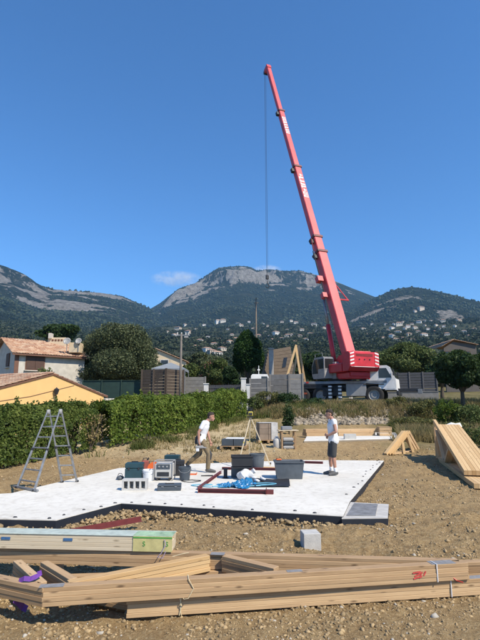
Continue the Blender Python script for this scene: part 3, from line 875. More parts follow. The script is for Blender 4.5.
# ------------------------------------------------------------------ grass and weeds
def grass(name, x, y, h, mat, label, wd=.012, lean=.35):
    n = len(x); z = gz(x, y) + ground_detail(x, y) * .9
    P0 = np.stack([x, y, z - .02], -1)
    a = rng.uniform(0, 2 * np.pi, n); w = np.stack([np.cos(a), np.sin(a), 0 * a], -1) * (wd * rng.uniform(.6, 1.6, n))[:, None]
    hh = h * rng.uniform(.5, 1.25, n)
    ln = rng.normal(0, lean, (n, 2)) * hh[:, None]
    M1 = P0 + np.stack([ln[:, 0] * .35, ln[:, 1] * .35, hh * .6], -1)
    T1 = P0 + np.stack([ln[:, 0], ln[:, 1], hh], -1)
    V = np.stack([P0 - w, P0 + w, M1 + w * .7, M1 - w * .7, T1], 1).reshape(-1, 3)
    b = (np.arange(n) * 5)[:, None]
    Fc = np.concatenate([np.concatenate([b, b + 1, b + 2], 1), np.concatenate([b, b + 2, b + 3], 1), np.concatenate([b + 3, b + 2, b + 4], 1)])
    return tag(mesh_obj(name, fast_mesh(name, V, Fc), mat), label, 'grass', kind='stuff')
def patch(n, f):
    out = [f() for _ in range(n)]; a = np.array(out); return a[:, 0], a[:, 1]
def bankpts(n, pr, yr, thr=.4, sc=.6, sd=31):
    px = rng.uniform(*pr, n); Y = rng.uniform(*yr, n); x = (px - 240) / 481 * Y * 1.0
    k = fbm(x * sc, Y * sc, 3, sd) > thr
    k &= ~inpoly(slab2_poly, x, Y)
    return x[k], Y[k]
x, y = bankpts(26000, (388, 530), (21, 34), .42)
grass('dry_grass', x, y, .55, 'dry grass', 'tall dry grass covering the bank below the dark tree', .014)
x, y = bankpts(20000, (386, 530), (22, 35), .47, .5, 61)
grass('green_grass', x, y, .5, 'green grass', 'green weeds mixed through the bank at right', .016)
x, y = bankpts(17000, (255, 400), (29.8, 35.2), .44, .8, 41)
grass('bank_grass', x, y, .38, 'dry grass', 'dry straw grass along the top of the rubble bank', .018)
x, y = bankpts(9000, (250, 400), (30, 35.5), .5, .7, 45)
grass('bank_weeds', x, y, .42, 'green grass', 'green weeds along the top of the rubble bank', .02)
x, y = bankpts(7000, (150, 262), (18.5, 31), .48, .9, 77)
k = x < 1.6
grass('straw', x[k], y[k], .16, 'dry grass', 'thin dry straw on the bare slope beside the right hedge', .012)
hx = []
for i in range(9000):
    u = rng.uniform(); a, b = (Vector(PZ(92, 452, .35)), Vector(PZ(160, 441, .6))) if rng.uniform() < .55 else (Vector(PZ(160, 441, .6)), Vector(PZ(240, 421, 1.1)))
    p = a.lerp(b, u); hx.append((p.x + rng.normal(0, .25), p.y + rng.normal(0, .35)))
hx = np.array(hx); k = fbm(hx[:, 0] * 1.1, hx[:, 1] * 1.1, 2, 12) > .45
grass('hedge_foot_grass', hx[k, 0], hx[k, 1], .30, 'green grass', 'long green grass growing at the foot of the right hedge', .012)

# ------------------------------------------------------------------ timber in the foreground
LT = .0415
def plan(px, py, z): return PZ(px, py, z)
def truss_layer_boards(root, edges, z0, nl, w, names, mats, jit=.007):
    for k in range(nl):
        z = z0 + LT * (k + .5)
        for (a, b, s), nm, mt in zip(edges, names, mats):
            dx = (Vector(b) - Vector(a)).normalized()
            e0, e1 = random.uniform(-.006, .006), random.uniform(-.006, .006)
            A = Vector((a[0], a[1], z)) + dx * e0 ; B = Vector((b[0], b[1], z)) + dx * e1
            bar(nm, A, B, w, LT - .0007, mt, root, side=s * w / 2 + random.uniform(-jit, jit), bev=.003)
zt = 4 * LT * 2 + .005 + .0
ZU0 = 4 * LT + .006               # the upper bundle lies on the lower one
ztop = ZU0 + 4 * LT
Cc = plan(43, 588, ztop); Ee = plan(468, 563, ztop); Bk = plan(215, 554.5, ztop); Lf = plan(0, 579, ztop)
Lx = Cc + (Lf - Cc) * 2.3
Bl = plan(-30, 544.0, ztop)
W2 = plan(290, 572.5, ztop)
up = thing('truss_bundle', (Cc.x, Cc.y, 0), 'strapped bundle of weathered roof trusses lying on top, nearest the camera', 'timber trusses')
# long front chord, back chord, left chord
truss_layer_boards(up, [(Cc, Ee, 1), (Bl, Ee + Vector((-.05, .16, 0)), -1), (Lx, Cc, 1)], ZU0, 4, .105, ['chord'] * 3, ['weathered timber'] * 3)
ins = lambda p, q, t: p + (q - p) * t
truss_layer_boards(up, [(ins(Cc, Bk, .13), ins(Cc, Bk, .965), 1), (ins(Bk, W2, .10), ins(Bk, W2, .80), 1)], ZU0, 4, .10, ['web'] * 2, ['fresh timber', 'weathered timber'])
Wl = plan(13, 561, ztop)
truss_layer_boards(up, [(ins(Cc, Wl, .16), Wl, -1), (plan(66, 582, ztop) + Vector((0, .07, 0)), plan(40, 562, ztop), -1)], ZU0, 4, .085, ['web'] * 2, ['pine timber'] * 2)
def plate(parent, p, dirv, sx, sy, z):
    a = Vector((p.x, p.y, z + .0012)); dv = Vector((dirv.x, dirv.y, 0)).normalized()
    return bar('nail_plate', a - dv * sx / 2, a + dv * sx / 2, sy, .002, 'galvanised plate', parent, bev=0)
plate(up, Cc + Vector((.06, .06, 0)), Ee - Cc, .22, .09, ztop)
plate(up, Bk + Vector((.03, .03, 0)), Ee - Bk, .16, .10, ztop)
plate(up, ins(Ee, Cc, .065) + Vector((0, .07, 0)), Ee - Cc, .28, .12, ztop)
plate(up, W2 + Vector((.05, .05, 0)), Ee - Cc, .16, .07, ztop)
# the lower bundle
D0 = plan(127, 600, 4 * LT); D1 = D0 + (plan(480, 578.5, 4 * LT) - D0) * 1.17
lowb = thing('truss_bundle', (D0.x, D0.y, 0), 'strapped bundle of roof trusses lowest in the foreground pile, running out at right', 'timber trusses')
Dn = Vector((-(D1 - D0).y, (D1 - D0).x, 0)).normalized()
truss_layer_boards(lowb, [(D0, D1, 1)], .0, 4, .105, ['chord'], ['pine timber'], .007)
truss_layer_boards(lowb, [(D0 + Dn * .82 - (D1 - D0) * .42, D1 + Dn * .5, 1), (D0 + Dn * .14 + (D1 - D0) * .30, D0 + Dn * .70 + (D1 - D0) * .62, 1), (D0 + Dn * .125 + (D1 - D0) * .02, D0 + Dn * .74 - (D1 - D0) * .20, -1)], .0, 4, .10, ['chord', 'web', 'web'], ['weathered timber'] * 3)
plate(lowb, ins(D0, D1, .845) + Dn * .05, D1 - D0, .30, .09, 4 * LT)
# bearer blocks under the overhanging left end
for p, lab in ((Lx + (Cc - Lx) * .25, 'wooden bearer at the far left under the top trusses'), (Bl + (Bk - Bl) * .35, 'wooden bearer under the back chord of the top trusses')):
    o = bar('bearer_block', Vector((p.x - .04, p.y - .1, ZU0 / 2)), Vector((p.x + .04, p.y + .2, ZU0 / 2)), .12, ZU0 - .002, 'weathered timber', None)
    tag(o, lab, 'wood block')
# straps round the bundles
def strap(parent, p, dv, w, z0, z1, mat, r=.004, name='strap', sag=0):
    dv = Vector((dv.x, dv.y, 0)).normalized(); n = Vector((-dv.y, dv.x, 0)); o = Vector((p.x, p.y, 0)); e = .006
    base = Vector(parent.location)
    pts = [o - n * e + Vector((0, 0, z0 - e * .3)), o - n * e + Vector((0, 0, (z0 + z1) / 2)) + dv * sag, o - n * e + Vector((0, 0, z1 + e)), o + n * (w + e) + Vector((0, 0, z1 + e)), o + n * (w + e) + Vector((0, 0, z0 - e * .3))]
    return MB().tube([q - base for q in pts], r, 6).build(name, mat, parent)
s1 = ins(D0, D1, .115)
strap(lowb, s1, D1 - D0, .105, .004, 4 * LT, 'twine', .006, 'twine', .02)
strap(lowb, s1 + (D1 - D0).normalized() * .02, D1 - D0, .105, .004, 4 * LT, 'twine', .0045, 'twine', -.015)
MB().tube([s1 - Vector(lowb.location) + v for v in (Vector((0, -.012, .06)), Vector((.02, -.03, .02)), Vector((.05, -.06, -.0)), Vector((.09, -.07, .01)))], .004, 6).build('twine_end', 'twine', lowb)
u1 = ins(Cc, Ee, .31)
strap(up, u1, Ee - Cc, .105, ZU0, ztop, 'twine', .005, 'twine', .05)
MB().tube([u1 - Vector(up.location) + v for v in (Vector((-.16, -.012, .04 + ZU0)), Vector((-.05, -.02, ZU0 + .07)), Vector((.0, -.014, ZU0 + .075)))], .004, 6).build('twine_end', 'twine', up)
s2 = ins(Cc, Ee, .915); strap(up, s2, Ee - Cc, .105, ZU0, ztop, 'white plastic', .006)
s3 = ins(D0, D1, .775); strap(lowb, s3, D1 - D0, .105, .004, 4 * LT, 'white plastic', .006)
MB().tube([s3 - Vector(lowb.location) + v for v in (Vector((0, -.012, .05)), Vector((.05, -.04, .01)), Vector((.10, -.08, .005)))], .007, 6).build('strap_end', 'red plastic', lowb)
# red stamp on the upper front chord, built as thin printed strokes
dv = (Ee - Cc).normalized()
st = ins(Cc, Ee, .875)
for i, (dx_, dz_, ln, an) in enumerate(((-.05, .055, .10, .2), (-.04, .085, .10, .35), (-.06, .105, .09, .1), (-.02, .07, .05, 1.2), (.03, .09, .05, 1.0))):
    c = Vector((st.x, st.y, ZU0 + dz_)) + dv * dx_ - Vector((-dv.y, dv.x, 0)) * .006
    e = dv * math.cos(an) + Vector((0, 0, math.sin(an)))
    bar('stamp_stroke', c - e * ln / 2, c + e * ln / 2, .002, .016, 'red ink', up, bev=0)
# purple strap at the left joint
def ribbon(parent, pts, w, mat, name):
    base = Vector(parent.location); vs = []; fs = []
    for i, p in enumerate(pts):
        a = Vector(p) - base; t = (Vector(pts[min(i + 1, len(pts) - 1)]) - Vector(pts[max(i - 1, 0)])).normalized()
        u = t.cross(Vector((.3, -.8, .5))).normalized()
        vs += [a + u * w / 2, a - u * w / 2]
    fs = [(2 * i, 2 * i + 1, 2 * i + 3, 2 * i + 2) for i in range(len(pts) - 1)]
    o = MB().add(vs, fs).build(name, mat, parent)
    sm = o.modifiers.new('thickness', 'SOLIDIFY'); sm.thickness = .003
    return o
pr = [plan(19, 581, ztop + .005), plan(24, 578.5, ztop + .035), plan(30, 579, ztop + .03), plan(35, 577, ztop + .045), plan(40, 574, ztop + .05), plan(39, 571, ztop + .06)]
ribbon(up, pr, .045, 'purple strap', 'strap')
pr = [Vector((plan(15, 600, ZU0).x, plan(15, 600, ZU0).y - .01, ZU0 + .01)), Vector((plan(19, 603, .12).x, plan(19, 603, .12).y, .12)), Vector((plan(23, 606, .06).x, plan(23, 606, .06).y, .05)), Vector((plan(27, 608, .03).x, plan(27, 608, .03).y, .02))]
ribbon(up, pr, .06, 'purple strap', 'strap')
# the pale board pack on the back chord
pa, pb = plan(-34, 548, ztop + .004), plan(172, 552.5, ztop + .004)
pk = thing('board_pack', (pa.x, pa.y, ztop), 'pale film-wrapped board pack with yellow and green printed end, on the truss pile', 'board pack')
dv = (pb - pa).normalized(); nn = Vector((-dv.y, dv.x, 0))
hb = .168
for r_ in range(4):
    for c_ in range(2):
        A = pa + nn * (.062 + .118 * c_) + Vector((0, 0, .022 + r_ * .0415)); B = A + (pb - pa)
        bar('board', A, B - dv * random.uniform(0, .02), .116, .0409, 'pale timber', pk)
film = plain('clear film', (0.52, 0.58, 0.50), .3, .25, 9, bmp=.5, bscale=25)
bar('film_wrap', pa + nn * .12 + Vector((0, 0, hb + .004)), pb + nn * .12 + Vector((0, 0, hb + .004)), .25, .005, 'clear film', pk, bev=.001)
fa = pb - dv * .46
bar('end_wrap', fa - nn * .003 + Vector((0, 0, hb / 2 + .003)), pb - nn * .003 + Vector((0, 0, hb / 2 + .003)), .004, hb * .98, plain('yellow print', (.56, .50, .22), .5, .2, 12).name, pk, bev=0)
bar('green_band', fa - nn * .0062 + Vector((0, 0, hb - .012)), pb - nn * .0062 + Vector((0, 0, hb - .012)), .003, .016, 'green ink', pk, bev=0)
bar('green_band', fa + nn * .10 + Vector((0, 0, hb + .0085)), pb + nn * .10 + Vector((0, 0, hb + .0085)), .2, .003, plain('pale green film', (.36, .50, .30), .35, .5, 9).name, pk, bev=0)
def text_part(name, s, loc, xdir, zdir, size, mat, parent, ext=.001):
    cu = bpy.data.curves.new(name, 'FONT'); cu.body = s; cu.size = size; cu.extrude = ext; cu.align_x = 'CENTER'; cu.align_y = 'CENTER'
    tmp = bpy.data.objects.new(name, cu); COL.objects.link(tmp)
    dg = bpy.context.evaluated_depsgraph_get(); me = bpy.data.meshes.new_from_object(tmp.evaluated_get(dg))
    bpy.data.objects.remove(tmp); bpy.data.curves.remove(cu)
    o = mesh_obj(name, me, None); me.materials.clear(); me.materials.append(MATS[mat])
    x = Vector(xdir).normalized(); y = Vector(zdir).normalized(); z = x.cross(y)
    M = Matrix((x, y, z)).transposed().to_4x4(); M.translation = loc
    o.parent = parent; o.matrix_basis = Matrix.Translation(parent.location).inverted() @ M
    return o
for k in (.13, .40):
    text_part('green_letter', 'S', fa + dv * k - nn * .008 + Vector((0, 0, hb * .52)), dv, (0, 0, 1), .075, 'green ink', pk)
for px in (2, 67):
    c = plan(px, 542, ztop + .1); u = (c - pa).dot(dv)
    A = pa + dv * (u - .055) - nn * .002 + Vector((0, 0, .118)); B = pa + dv * (u + .055) - nn * .002 + Vector((0, 0, .118))
    bar('printed_label', A, B, .003, .03, 'blue ink', pk, bev=0)
# twisted plastic strap end hanging at the pack's right end
q0 = pb - dv * .07
MB().tube([q0 - Vector(pk.location) + v for v in (Vector((-.02, -.012, .14)), Vector((.0, -.03, .09)), Vector((-.05, -.05, .0)), Vector((-.09, -.06, -.03)), Vector((-.03, -.05, -.05)), Vector((.0, -.03, .02)))], .005, 6).build('strap_end', plain('mauve strap', (.35, .28, .38), .5).name, pk)

# red-brown steel angle on the earth behind the pack
def steel_angle(a, b, s, label, group=None):
    a, b = Vector(a), Vector(b); t = thing('steel_angle', a, label, 'steel bar', group)
    dv = (b - a).normalized(); n = dv.cross(Vector((0, 0, 1))).normalized()
    h = .005
    bar('flange', a + Vector((0, 0, s / 2)), b + Vector((0, 0, s / 2)), h, s, 'primer steel', t, bev=.001)
    bar('flange', a + n * s / 2 + Vector((0, 0, h / 2 + .001)), b + n * s / 2 + Vector((0, 0, h / 2 + .001)), s, h, 'primer steel', t, bev=.001)
    return t
a, b = PZ(52, 533, .12), PZ(141, 519.5, .12)
steel_angle((a.x, a.y, .06), (b.x, b.y, .10), .075, 'dark red steel angle lying on the earth behind the board pack')
# pale aerated block on the earth
b0 = PZ(312, 551, .0)
t = thing('concrete_block', (b0.x, b0.y + .13, -.01), 'pale concrete block standing alone on bare earth', 'block', rz=.10)
MB().box((0, 0, .118), (.245, .25, .236), b=.006).build('body', 'concrete block', t)

# ------------------------------------------------------------------ upright truss stacks at right
def upright_truss(root, a, b, apex_t, h, off, n, w=.045, cw=.10, mat='fresh timber', tail=.25, start=0.0):
    """vertical trusses side by side between ground points a (far) and b (near); top chord falls from a towards b"""
    a, b = Vector(a), Vector(b); dv = (b - a).normalized(); sd = Vector((dv.y, -dv.x, 0)) * -1
    L = (b - a).length
    for i in range(n):
        o = sd * (i * (w + .004) + off)
        s_ = start if i else 0.0
        lift = .05 if i == 0 else 0
        A, B = a + o, b + o
        z = Vector((0, 0, 1))
        bar('chord', A + z * cw / 2, B + dv * .9 + z * cw / 2, w, cw, mat, root)
        T0 = A + dv * s_ + z * (h - h * s_ / L * .8 + lift); T1 = B - dv * .15 + z * (cw + .10)
        bar('top_chord', T0, T1, w, cw * 1.1, mat, root, bev=.004)
        bar('web', A + dv * .06 + z * cw, A + dv * .06 + z * (h - .12), w, .10, 'pine timber', root, up=dv)
        bar('web', A + dv * L * .32 + z * cw, A + dv * .30 + z * (h * .9 - .10), w, .09, 'pine timber', root, up=dv)
        bar('web', A + dv * L * .36 + z * cw, A + dv * L * .52 + z * (h * .47), w, .09, 'pine timber', root, up=dv)
fa = PZ(437, 457, .22); na = PZ(468, 484, 0.02)
rt = thing('truss_stack', (fa.x, fa.y, .15), 'tall stack of fresh timber trusses set upright at the right edge', 'timber trusses')
upright_truss(rt, (fa.x, fa.y, .13), (na.x, na.y, .06), 0, 1.28, 0, 8, w=.095, cw=.12, start=.45)
bp = PY(452, 426, fa.y - .3)
ribbon(rt, [bp + Vector((-.22, -.1, -.02)), bp + Vector((-.05, -.12, .06)), bp + Vector((.10, -.12, .02)), bp + Vector((.28, -.1, .05))], .16, 'white plastic', 'plastic_sheet')
ribbon(rt, [bp + Vector((-.16, -.16, .02)), bp + Vector((0, -.18, .04)), bp + Vector((.2, -.18, .01))], .07, 'blue plastic', 'plastic_sheet')
# small ridge stack
g0 = PZ(385, 456, .2); g1 = PZ(418, 449, .28)
sm = thing('truss_stack', ((g0.x + g1.x) / 2, (g0.y + g1.y) / 2, .18), 'small stack of ridged timber trusses on the earth beside the slab corner', 'timber trusses')
pk_ = PY(407, 432, (g0.y + g1.y) / 2 + .3)
sd = Vector((g1.y - g0.y, -(g1.x - g0.x), 0)).normalized()
sd = Vector((.75, .35, 0)).normalized()
T0 = PY(403.5, 431.5, g0.y + .75)
for i in range(3):
    o = sd * (i * .135)
    A = Vector((g0.x + .02, g0.y, .26)) + o; T = T0 + o
    bar('top_chord', A, T, .13, .09, 'fresh timber', sm, bev=.004)
    Bq = Vector((T.x + .42, T.y + .25, .30))
    bar('top_chord', T - Vector((0, 0, .06)), Bq, .12, .09, 'pine timber', sm, bev=.004)
    bar('chord', Vector((A.x + .1, A.y + .08, .27)), Vector((Bq.x, Bq.y, .28)), .10, .08, 'pine timber', sm)
    if i == 2:
        mid = A.lerp(T, .52) + Vector((.06, -.02, -.02)); bar('web', mid, Vector((mid.x + .02, mid.y - .05, .22)), .09, .13, 'fresh timber', sm, up=(0, -1, 0))
        mid = A.lerp(T, .80) + Vector((.08, -.02, -.02)); bar('web', mid, Vector((mid.x + .16, mid.y - .02, .26)), .09, .10, 'fresh timber', sm, up=(0, -1, 0))
# timber and blocks on the far slab
def far_timber(px0, px1, py, zz, mat, label, sec=.16, n=3):
    a, b = PZ(px0, py, zz), PZ(px1, py - .5, zz)
    t = thing('timber_stack', (a.x, a.y, zz), label, 'timber')
    dv = (b - a).normalized(); n_ = Vector((-dv.y, dv.x, 0))
    for r_ in range(2):
        for i in range(n - r_):
            A = a + n_ * (i + .5 * r_) * (sec + .01) + Vector((0, 0, sec / 2 + r_ * sec + .002)); B = b + n_ * (i + .5 * r_) * (sec + .01) + Vector((0, 0, sec / 2 + r_ * sec + .002))
            bar('beam', A, B + dv * random.uniform(-.15, .15), sec, sec - .004, mat, t)
far_timber(306, 332, 436.2, SZ2, 'pine timber', 'reddish timber beams stacked on the far slab, left of the standing man')
far_timber(338, 376, 436, SZ2, 'pine timber', 'reddish timber beams stacked on the far slab, right of the standing man')
p = PZ(386, 436, SZ2); t = thing('wooden_crate', (p.x, p.y, SZ2), 'small brown wooden crate at the right end of the far slab', 'crate')
for k in range(3): bar('slat', (p.x - .28, p.y, SZ2 + .07 + k * .13), (p.x + .28, p.y, SZ2 + .07 + k * .13), .02, .115, 'pine timber', t)
for s in (-1, 1):
    for k in range(3): bar('slat', (p.x + s * .285, p.y - .01, SZ2 + .07 + k * .13), (p.x + s * .285, p.y + .5, SZ2 + .07 + k * .13), .02, .115, 'pine timber', t)
bar('lid', (p.x - .3, p.y + .245, SZ2 + .41), (p.x + .3, p.y + .245, SZ2 + .41), .54, .02, 'pine timber', t)
p = PZ(350, 439, SZ2); t = thing('hollow_block', (p.x, p.y, SZ2), 'pale hollow block on the far slab in front of the timber', 'block')
def hollow(root, L, D, H, mat, cells=3):
    w = .035
    MB().box((0, -D / 2 + w / 2, H / 2), (L, w, H)).build('side_wall', mat, root)
    MB().box((0, D / 2 - w / 2, H / 2), (L, w, H)).build('side_wall', mat, root)
    for i in range(cells + 1):
        MB().box((-L / 2 + w / 2 + i * (L - w) / cells, 0, H / 2 - .001), (w, D - 2 * w - .001, H - .004)).build('web', mat, root)
hollow(t, .5, .2, .22, 'concrete block', 2)

# ------------------------------------------------------------------ ladder
def ladder():
    f = [PZ(17, 488, SZ), PZ(34, 491.5, SZ), PZ(62, 482.5, SZ), PZ(77, 482, SZ)]
    ym = 11.75
    t0, t1 = PY(47.5, 412, ym), PY(59.5, 411.5, ym - .05)
    root = thing('stepladder', ((f[0] + f[3]) / 2), 'aluminium folding stepladder standing open on the white slab', 'ladder')
    B = Vector(root.location)
    def rail(a, b, nm, s): return bar(nm, a, b, s, s * 1.5, 'aluminium', root, up=(0, -1, 0), bev=.003)
    pairs = ((f[0], f[1], t0, t1), (f[2], f[3], t0 + Vector((.02, .08, 0)), t1 + Vector((.02, .08, 0))))
    for j, (a, b, ta, tb) in enumerate(pairs):
        # upper (inner) and lower (outer, flared) rails, as on a telescopic folding ladder
        ka, kb = a.lerp(ta, .50), b.lerp(tb, .50)
        mid = (ka + kb) / 2; ka2, kb2 = mid + (ka - mid) * 1.0, mid + (kb - mid) * 1.0
        rail(a, ka2, 'lower_rail', .038); rail(b, kb2, 'lower_rail', .038)
        rail(a.lerp(ta, .40), ta, 'upper_rail', .028); rail(b.lerp(tb, .40), tb, 'upper_rail', .028)
        for k in range(7):
            u = (k + .75) / 7.2
            bar('rung', a.lerp(ta, u), b.lerp(tb, u), .03, .03, 'aluminium', root, bev=.004)
        for e, o in ((a, b), (b, a)):
            m = MB().box((0, 0, .02), (.07, .07, .045), b=.008); fo = m.build('foot', 'black plastic', root); fo.location = e - B
        for e in (ka, kb):
            m = MB().box((0, 0, 0), (.06, .07, .06), b=.008); fo = m.build('lock', 'black plastic', root); fo.location = e - B
    bar('foot_bar', f[0] + (f[0] - f[1]) * .2 + Vector((0, 0, .03)), f[1] + (f[1] - f[0]) * .2 + Vector((0, 0, .03)), .05, .04, 'aluminium', root)
    for e in (t0, t1):
        m = MB().lathe([(.001, -.03), (.055, -.03), (.06, -.02), (.06, .02), (.055, .03), (.001, .03)], 14, Matrix.Rotation(R(90), 4, 'Y'))
        h = m.build('hinge', 'light grey paint', root, True); h.location = e + Vector((.01, .04, .0)) - B
ladder()

# ------------------------------------------------------------------ tools and tubs on the slab
def at(px, py, z=SZ): return PZ(px, py, z)
def case(px, py, L, D, H, mat, label, rz=0, cat='tool case', handle=True, dz=0, name='tool_case', latch='black plastic'):
    p = at(px, py); t = thing(name, (p.x, p.y + D / 2, SZ + dz), label, cat, None, rz)
    MB().box((0, 0, H * .34), (L, D, H * .68), b=.012).build('body', mat, t)
    MB().box((0, 0, H * .845), (L * 1.01, D * 1.01, H * .30), b=.014).build('lid', mat, t)
    for s in (-1, 1):
        MB().box((s * L * .28, -D / 2 - .008, H * .68), (L * .1, .014, H * .14), b=.003).build('latch', latch, t)
    if handle:
        MB().tube([(-L * .18, 0, H * .99), (-L * .18, 0, H * 1.06), (L * .18, 0, H * 1.06), (L * .18, 0, H * .99)], .012, 8).build('handle', 'black plastic', t)
    return t
def bucket(px, py, r, h, mat, label, cat='bucket', handle=True, name='bucket', sq=False):
    p = at(px, py); t = thing(name, (p.x, p.y + r, SZ), label, cat)
    n = 24
    m = MB().lathe([(.001, .012), (r * .78, .012), (r * .98, h), (r * 1.04, h + .004), (r * 1.05, h - .025), (r * .99, h - .03), (r * .82, .0), (.001, .0)], n)
    m.build('body', mat, t, False)
    if handle:
        MB().tube([(-r * 1.03, 0, h - .02)] + [(-r * 1.03 * math.cos(a), -.05 - .6 * r * math.sin(a), h - .02 - .35 * h * math.sin(a)) for a in (.4, .9, 1.57, 2.2, 2.7)] + [(r * 1.03, 0, h - .02)], .006, 6).build('handle', 'grey steel', t)
    return t
def tub(px, py, L, D, H, mat, label, rz=0):
    p = at(px, py); t = thing('mortar_tub', (p.x, p.y + D / 2, SZ), label, 'tub', None, rz)
    k = .86; w = .02
    o = [(-1, -1), (1, -1), (1, 1), (-1, 1)]
    vs = [(x * L / 2 * k, y * D / 2 * k, 0) for x, y in o] + [(x * L / 2, y * D / 2, H) for x, y in o] + [(x * (L / 2 - w), y * (D / 2 - w), H) for x, y in o] + [(x * (L / 2 * k - w), y * (D / 2 * k - w), .02) for x, y in o]
    fs = [(3, 2, 1, 0)] + [(i, (i + 1) % 4, 4 + (i + 1) % 4, 4 + i) for i in range(4)] + [(4 + i, 4 + (i + 1) % 4, 8 + (i + 1) % 4, 8 + i) for i in range(4)] + [(8 + i, 8 + (i + 1) % 4, 12 + (i + 1) % 4, 12 + i) for i in range(4)] + [(12, 13, 14, 15)]
    MB().add(vs, fs).build('body', mat, t)
    for s in (-1, 1):
        MB().box((0, s * (D / 2 + .012), H - .02), (L * 1.05, .024, .03), b=.006).build('rim', mat, t)
        MB().box((s * (L / 2 + .012), 0, H - .02), (.024, D, .03), b=.006).build('rim', mat, t)
    return t
case(133, 480.5, .44, .30, .42, 'teal plastic', 'dark teal tool case, leftmost of the tool pile on the slab', .05)
bucket(147.5, 481, .17, .25, 'white plastic', 'white plastic bucket between the teal case and the generator')
p = at(134, 490.5); t = thing('hollow_block', (p.x, p.y + .1, SZ), 'grey hollow concrete block lying in front of the teal case', 'block', None, .04)
# block on its side so that the cells face the camera
L, D, H, w = .55, .22, .235, .04
MB().box((0, 0, w / 2), (L, D, w)).build('side_wall', 'concrete block', t); MB().box((0, 0, H - w / 2), (L, D, w)).build('side_wall', 'concrete block', t)
for i in range(5): MB().box((-L / 2 + w / 2 + i * (L - w) / 4, 0, H / 2), (w, D - .004, H - 2 * w - .002)).build('web', 'concrete block', t)
MB().box((0, D / 2 - .01, H / 2), (L - .01, .016, H - .09)).build('back', 'concrete block', t)
# generator
p = at(163, 481); t = thing('generator', (p.x, p.y + .2, SZ), 'white portable generator with grey front in the tool pile', 'generator', None, -.05)
MB().box((0, 0, .24), (.44, .34, .36), b=.03).build('body', 'dirty white', t)
MB().box((0, -.176, .34), (.34, .012, .12), b=.004).build('panel', 'slate plastic', t)
for s in (-.1, 0, .1): MB().lathe([(.001, .0), (.022, .0), (.022, -.012), (.001, -.012)], 10, Matrix.Translation((s, -.186, .345)) @ Matrix.Rotation(R(-90), 4, 'X')).build('socket', 'light grey paint', t)
for s in (-1, 1):
    MB().tube([(s * .235, -.18, .03), (s * .235, -.18, .47), (s * .235, .18, .47), (s * .235, .18, .03), (s * .235, -.18, .03)], .012, 8).build('frame_rail', 'light grey paint', t)
    MB().box((s * .15, 0, .03), (.05, .3, .06), b=.008).build('foot', 'black plastic', t)
for y in (-.18, .18): MB().tube([(-.235, y, .47), (.235, y, .47)], .012, 8).build('frame_rail', 'light grey paint', t)
MB().box((0, -.176, .16), (.30, .01, .10), b=.003).build('vent', 'dark steel', t)
case(171.5, 474, .40, .24, .50, 'teal plastic', 'tall dark green case standing behind the generator', -.1)
case(177.5, 476, .34, .22, .40, 'black plastic', 'black upright case beside the tall green case', .12)
bucket(184, 481, .15, .32, 'slate plastic', 'slate grey bucket at the right end of the tool pile')
case(168.5, 491, .52, .30, .13, 'slate plastic', 'flat blue-grey tool case lying in front of the generator', .08, latch='grey steel')
# red canister and orange drum behind the bucket
p = at(145, 471); t = thing('fuel_canister', (p.x, p.y, SZ), 'red fuel canister behind the white bucket', 'canister', None, .3)
MB().box((0, 0, .15), (.20, .15, .30), b=.03).build('body', plain('dull red', (.27, .07, .05), .5).name, t)
MB().tube([(-.06, 0, .29), (-.06, 0, .36), (.05, 0, .36), (.05, 0, .29)], .014, 8).build('handle', 'dark steel', t)
MB().tube([(.06, 0, .29), (.10, 0, .37)], .02, 8).build('spout', 'black plastic', t)
p = at(153.5, 474); t = thing('cable_reel', (p.x, p.y, SZ), 'orange cable reel between the bucket and the generator', 'cable reel')
Mx = Matrix.Translation((0, 0, .16)) @ Matrix.Rotation(R(90), 4, 'X')
MB().lathe([(.001, -.07), (.16, -.07), (.16, -.055), (.11, -.055), (.11, .055), (.16, .055), (.16, .07), (.001, .07)], 20, Mx).build('drum', 'orange plastic', t)
MB().lathe([(.112, -.05), (.135, -.045), (.14, 0), (.135, .045), (.112, .05)], 20, Mx).build('cable', 'orange plastic', t)
MB().tube([(-.13, .0, .0), (-.12, .0, .34), (.12, .0, .34), (.13, .0, .0)], .012, 8).build('stand', 'dark steel', t)
# small things strewn round the pile
p = at(164, 486); t = thing('drill', (p.x, p.y, SZ), 'black cordless drill lying on the slab before the generator', 'drill', None, .4)
MB().tube([(-.1, 0, .04), (.06, 0, .04)], [.035, .03], 10).build('motor', 'black plastic', t); MB().tube([(.06, 0, .04), (.12, 0, .04)], [.022, .012], 10).build('chuck', 'grey steel', t)
MB().tube([(-.06, 0, .035), (-.09, -.12, .03)], .018, 8).build('grip', 'teal plastic', t); MB().box((-.1, -.15, .03), (.09, .06, .055), b=.008).build('battery', 'black plastic', t)
p = at(120, 479.5); t = thing('crumpled_bag', (p.x, p.y, SZ), 'dark crumpled bag beside the teal case', 'bag')
o = blobs('bag', np.array([(0, 0, .05)]), np.array([.13]), 'grey plastic', .25, .5, (IV, IF)); sub(o, t)
MB().tube([(-.06, 0, .09), (-.03, -.02, .15), (.04, -.02, .15), (.06, 0, .09)], .008, 6).build('handle', 'black plastic', t)
p = at(192, 474.5); t = thing('orange_cone_tool', (p.x, p.y, SZ), 'flat orange plastic trowel tray on the slab near the walking man', 'tray')
t.name = 'plastic_tray'
MB().box((0, 0, .008), (.26, .2, .016), b=.004).build('base', 'orange plastic', t)
for s in (-1, 1): MB().box((s * .125, 0, .03), (.012, .2, .03)).build('rim', 'orange plastic', t)
p = at(207, 476.3); o = MB().tube([(-.16, 0, .015), (0, .01, .015), (.16, 0, .015)], [.012, .016, .02], 8).build('pry_bar', 'black plastic', loc=(p.x, p.y, SZ)); tag(o, 'short black pry bar lying on the slab by the walking man', 'pry bar')
p = at(191, 481.5); m = MB()
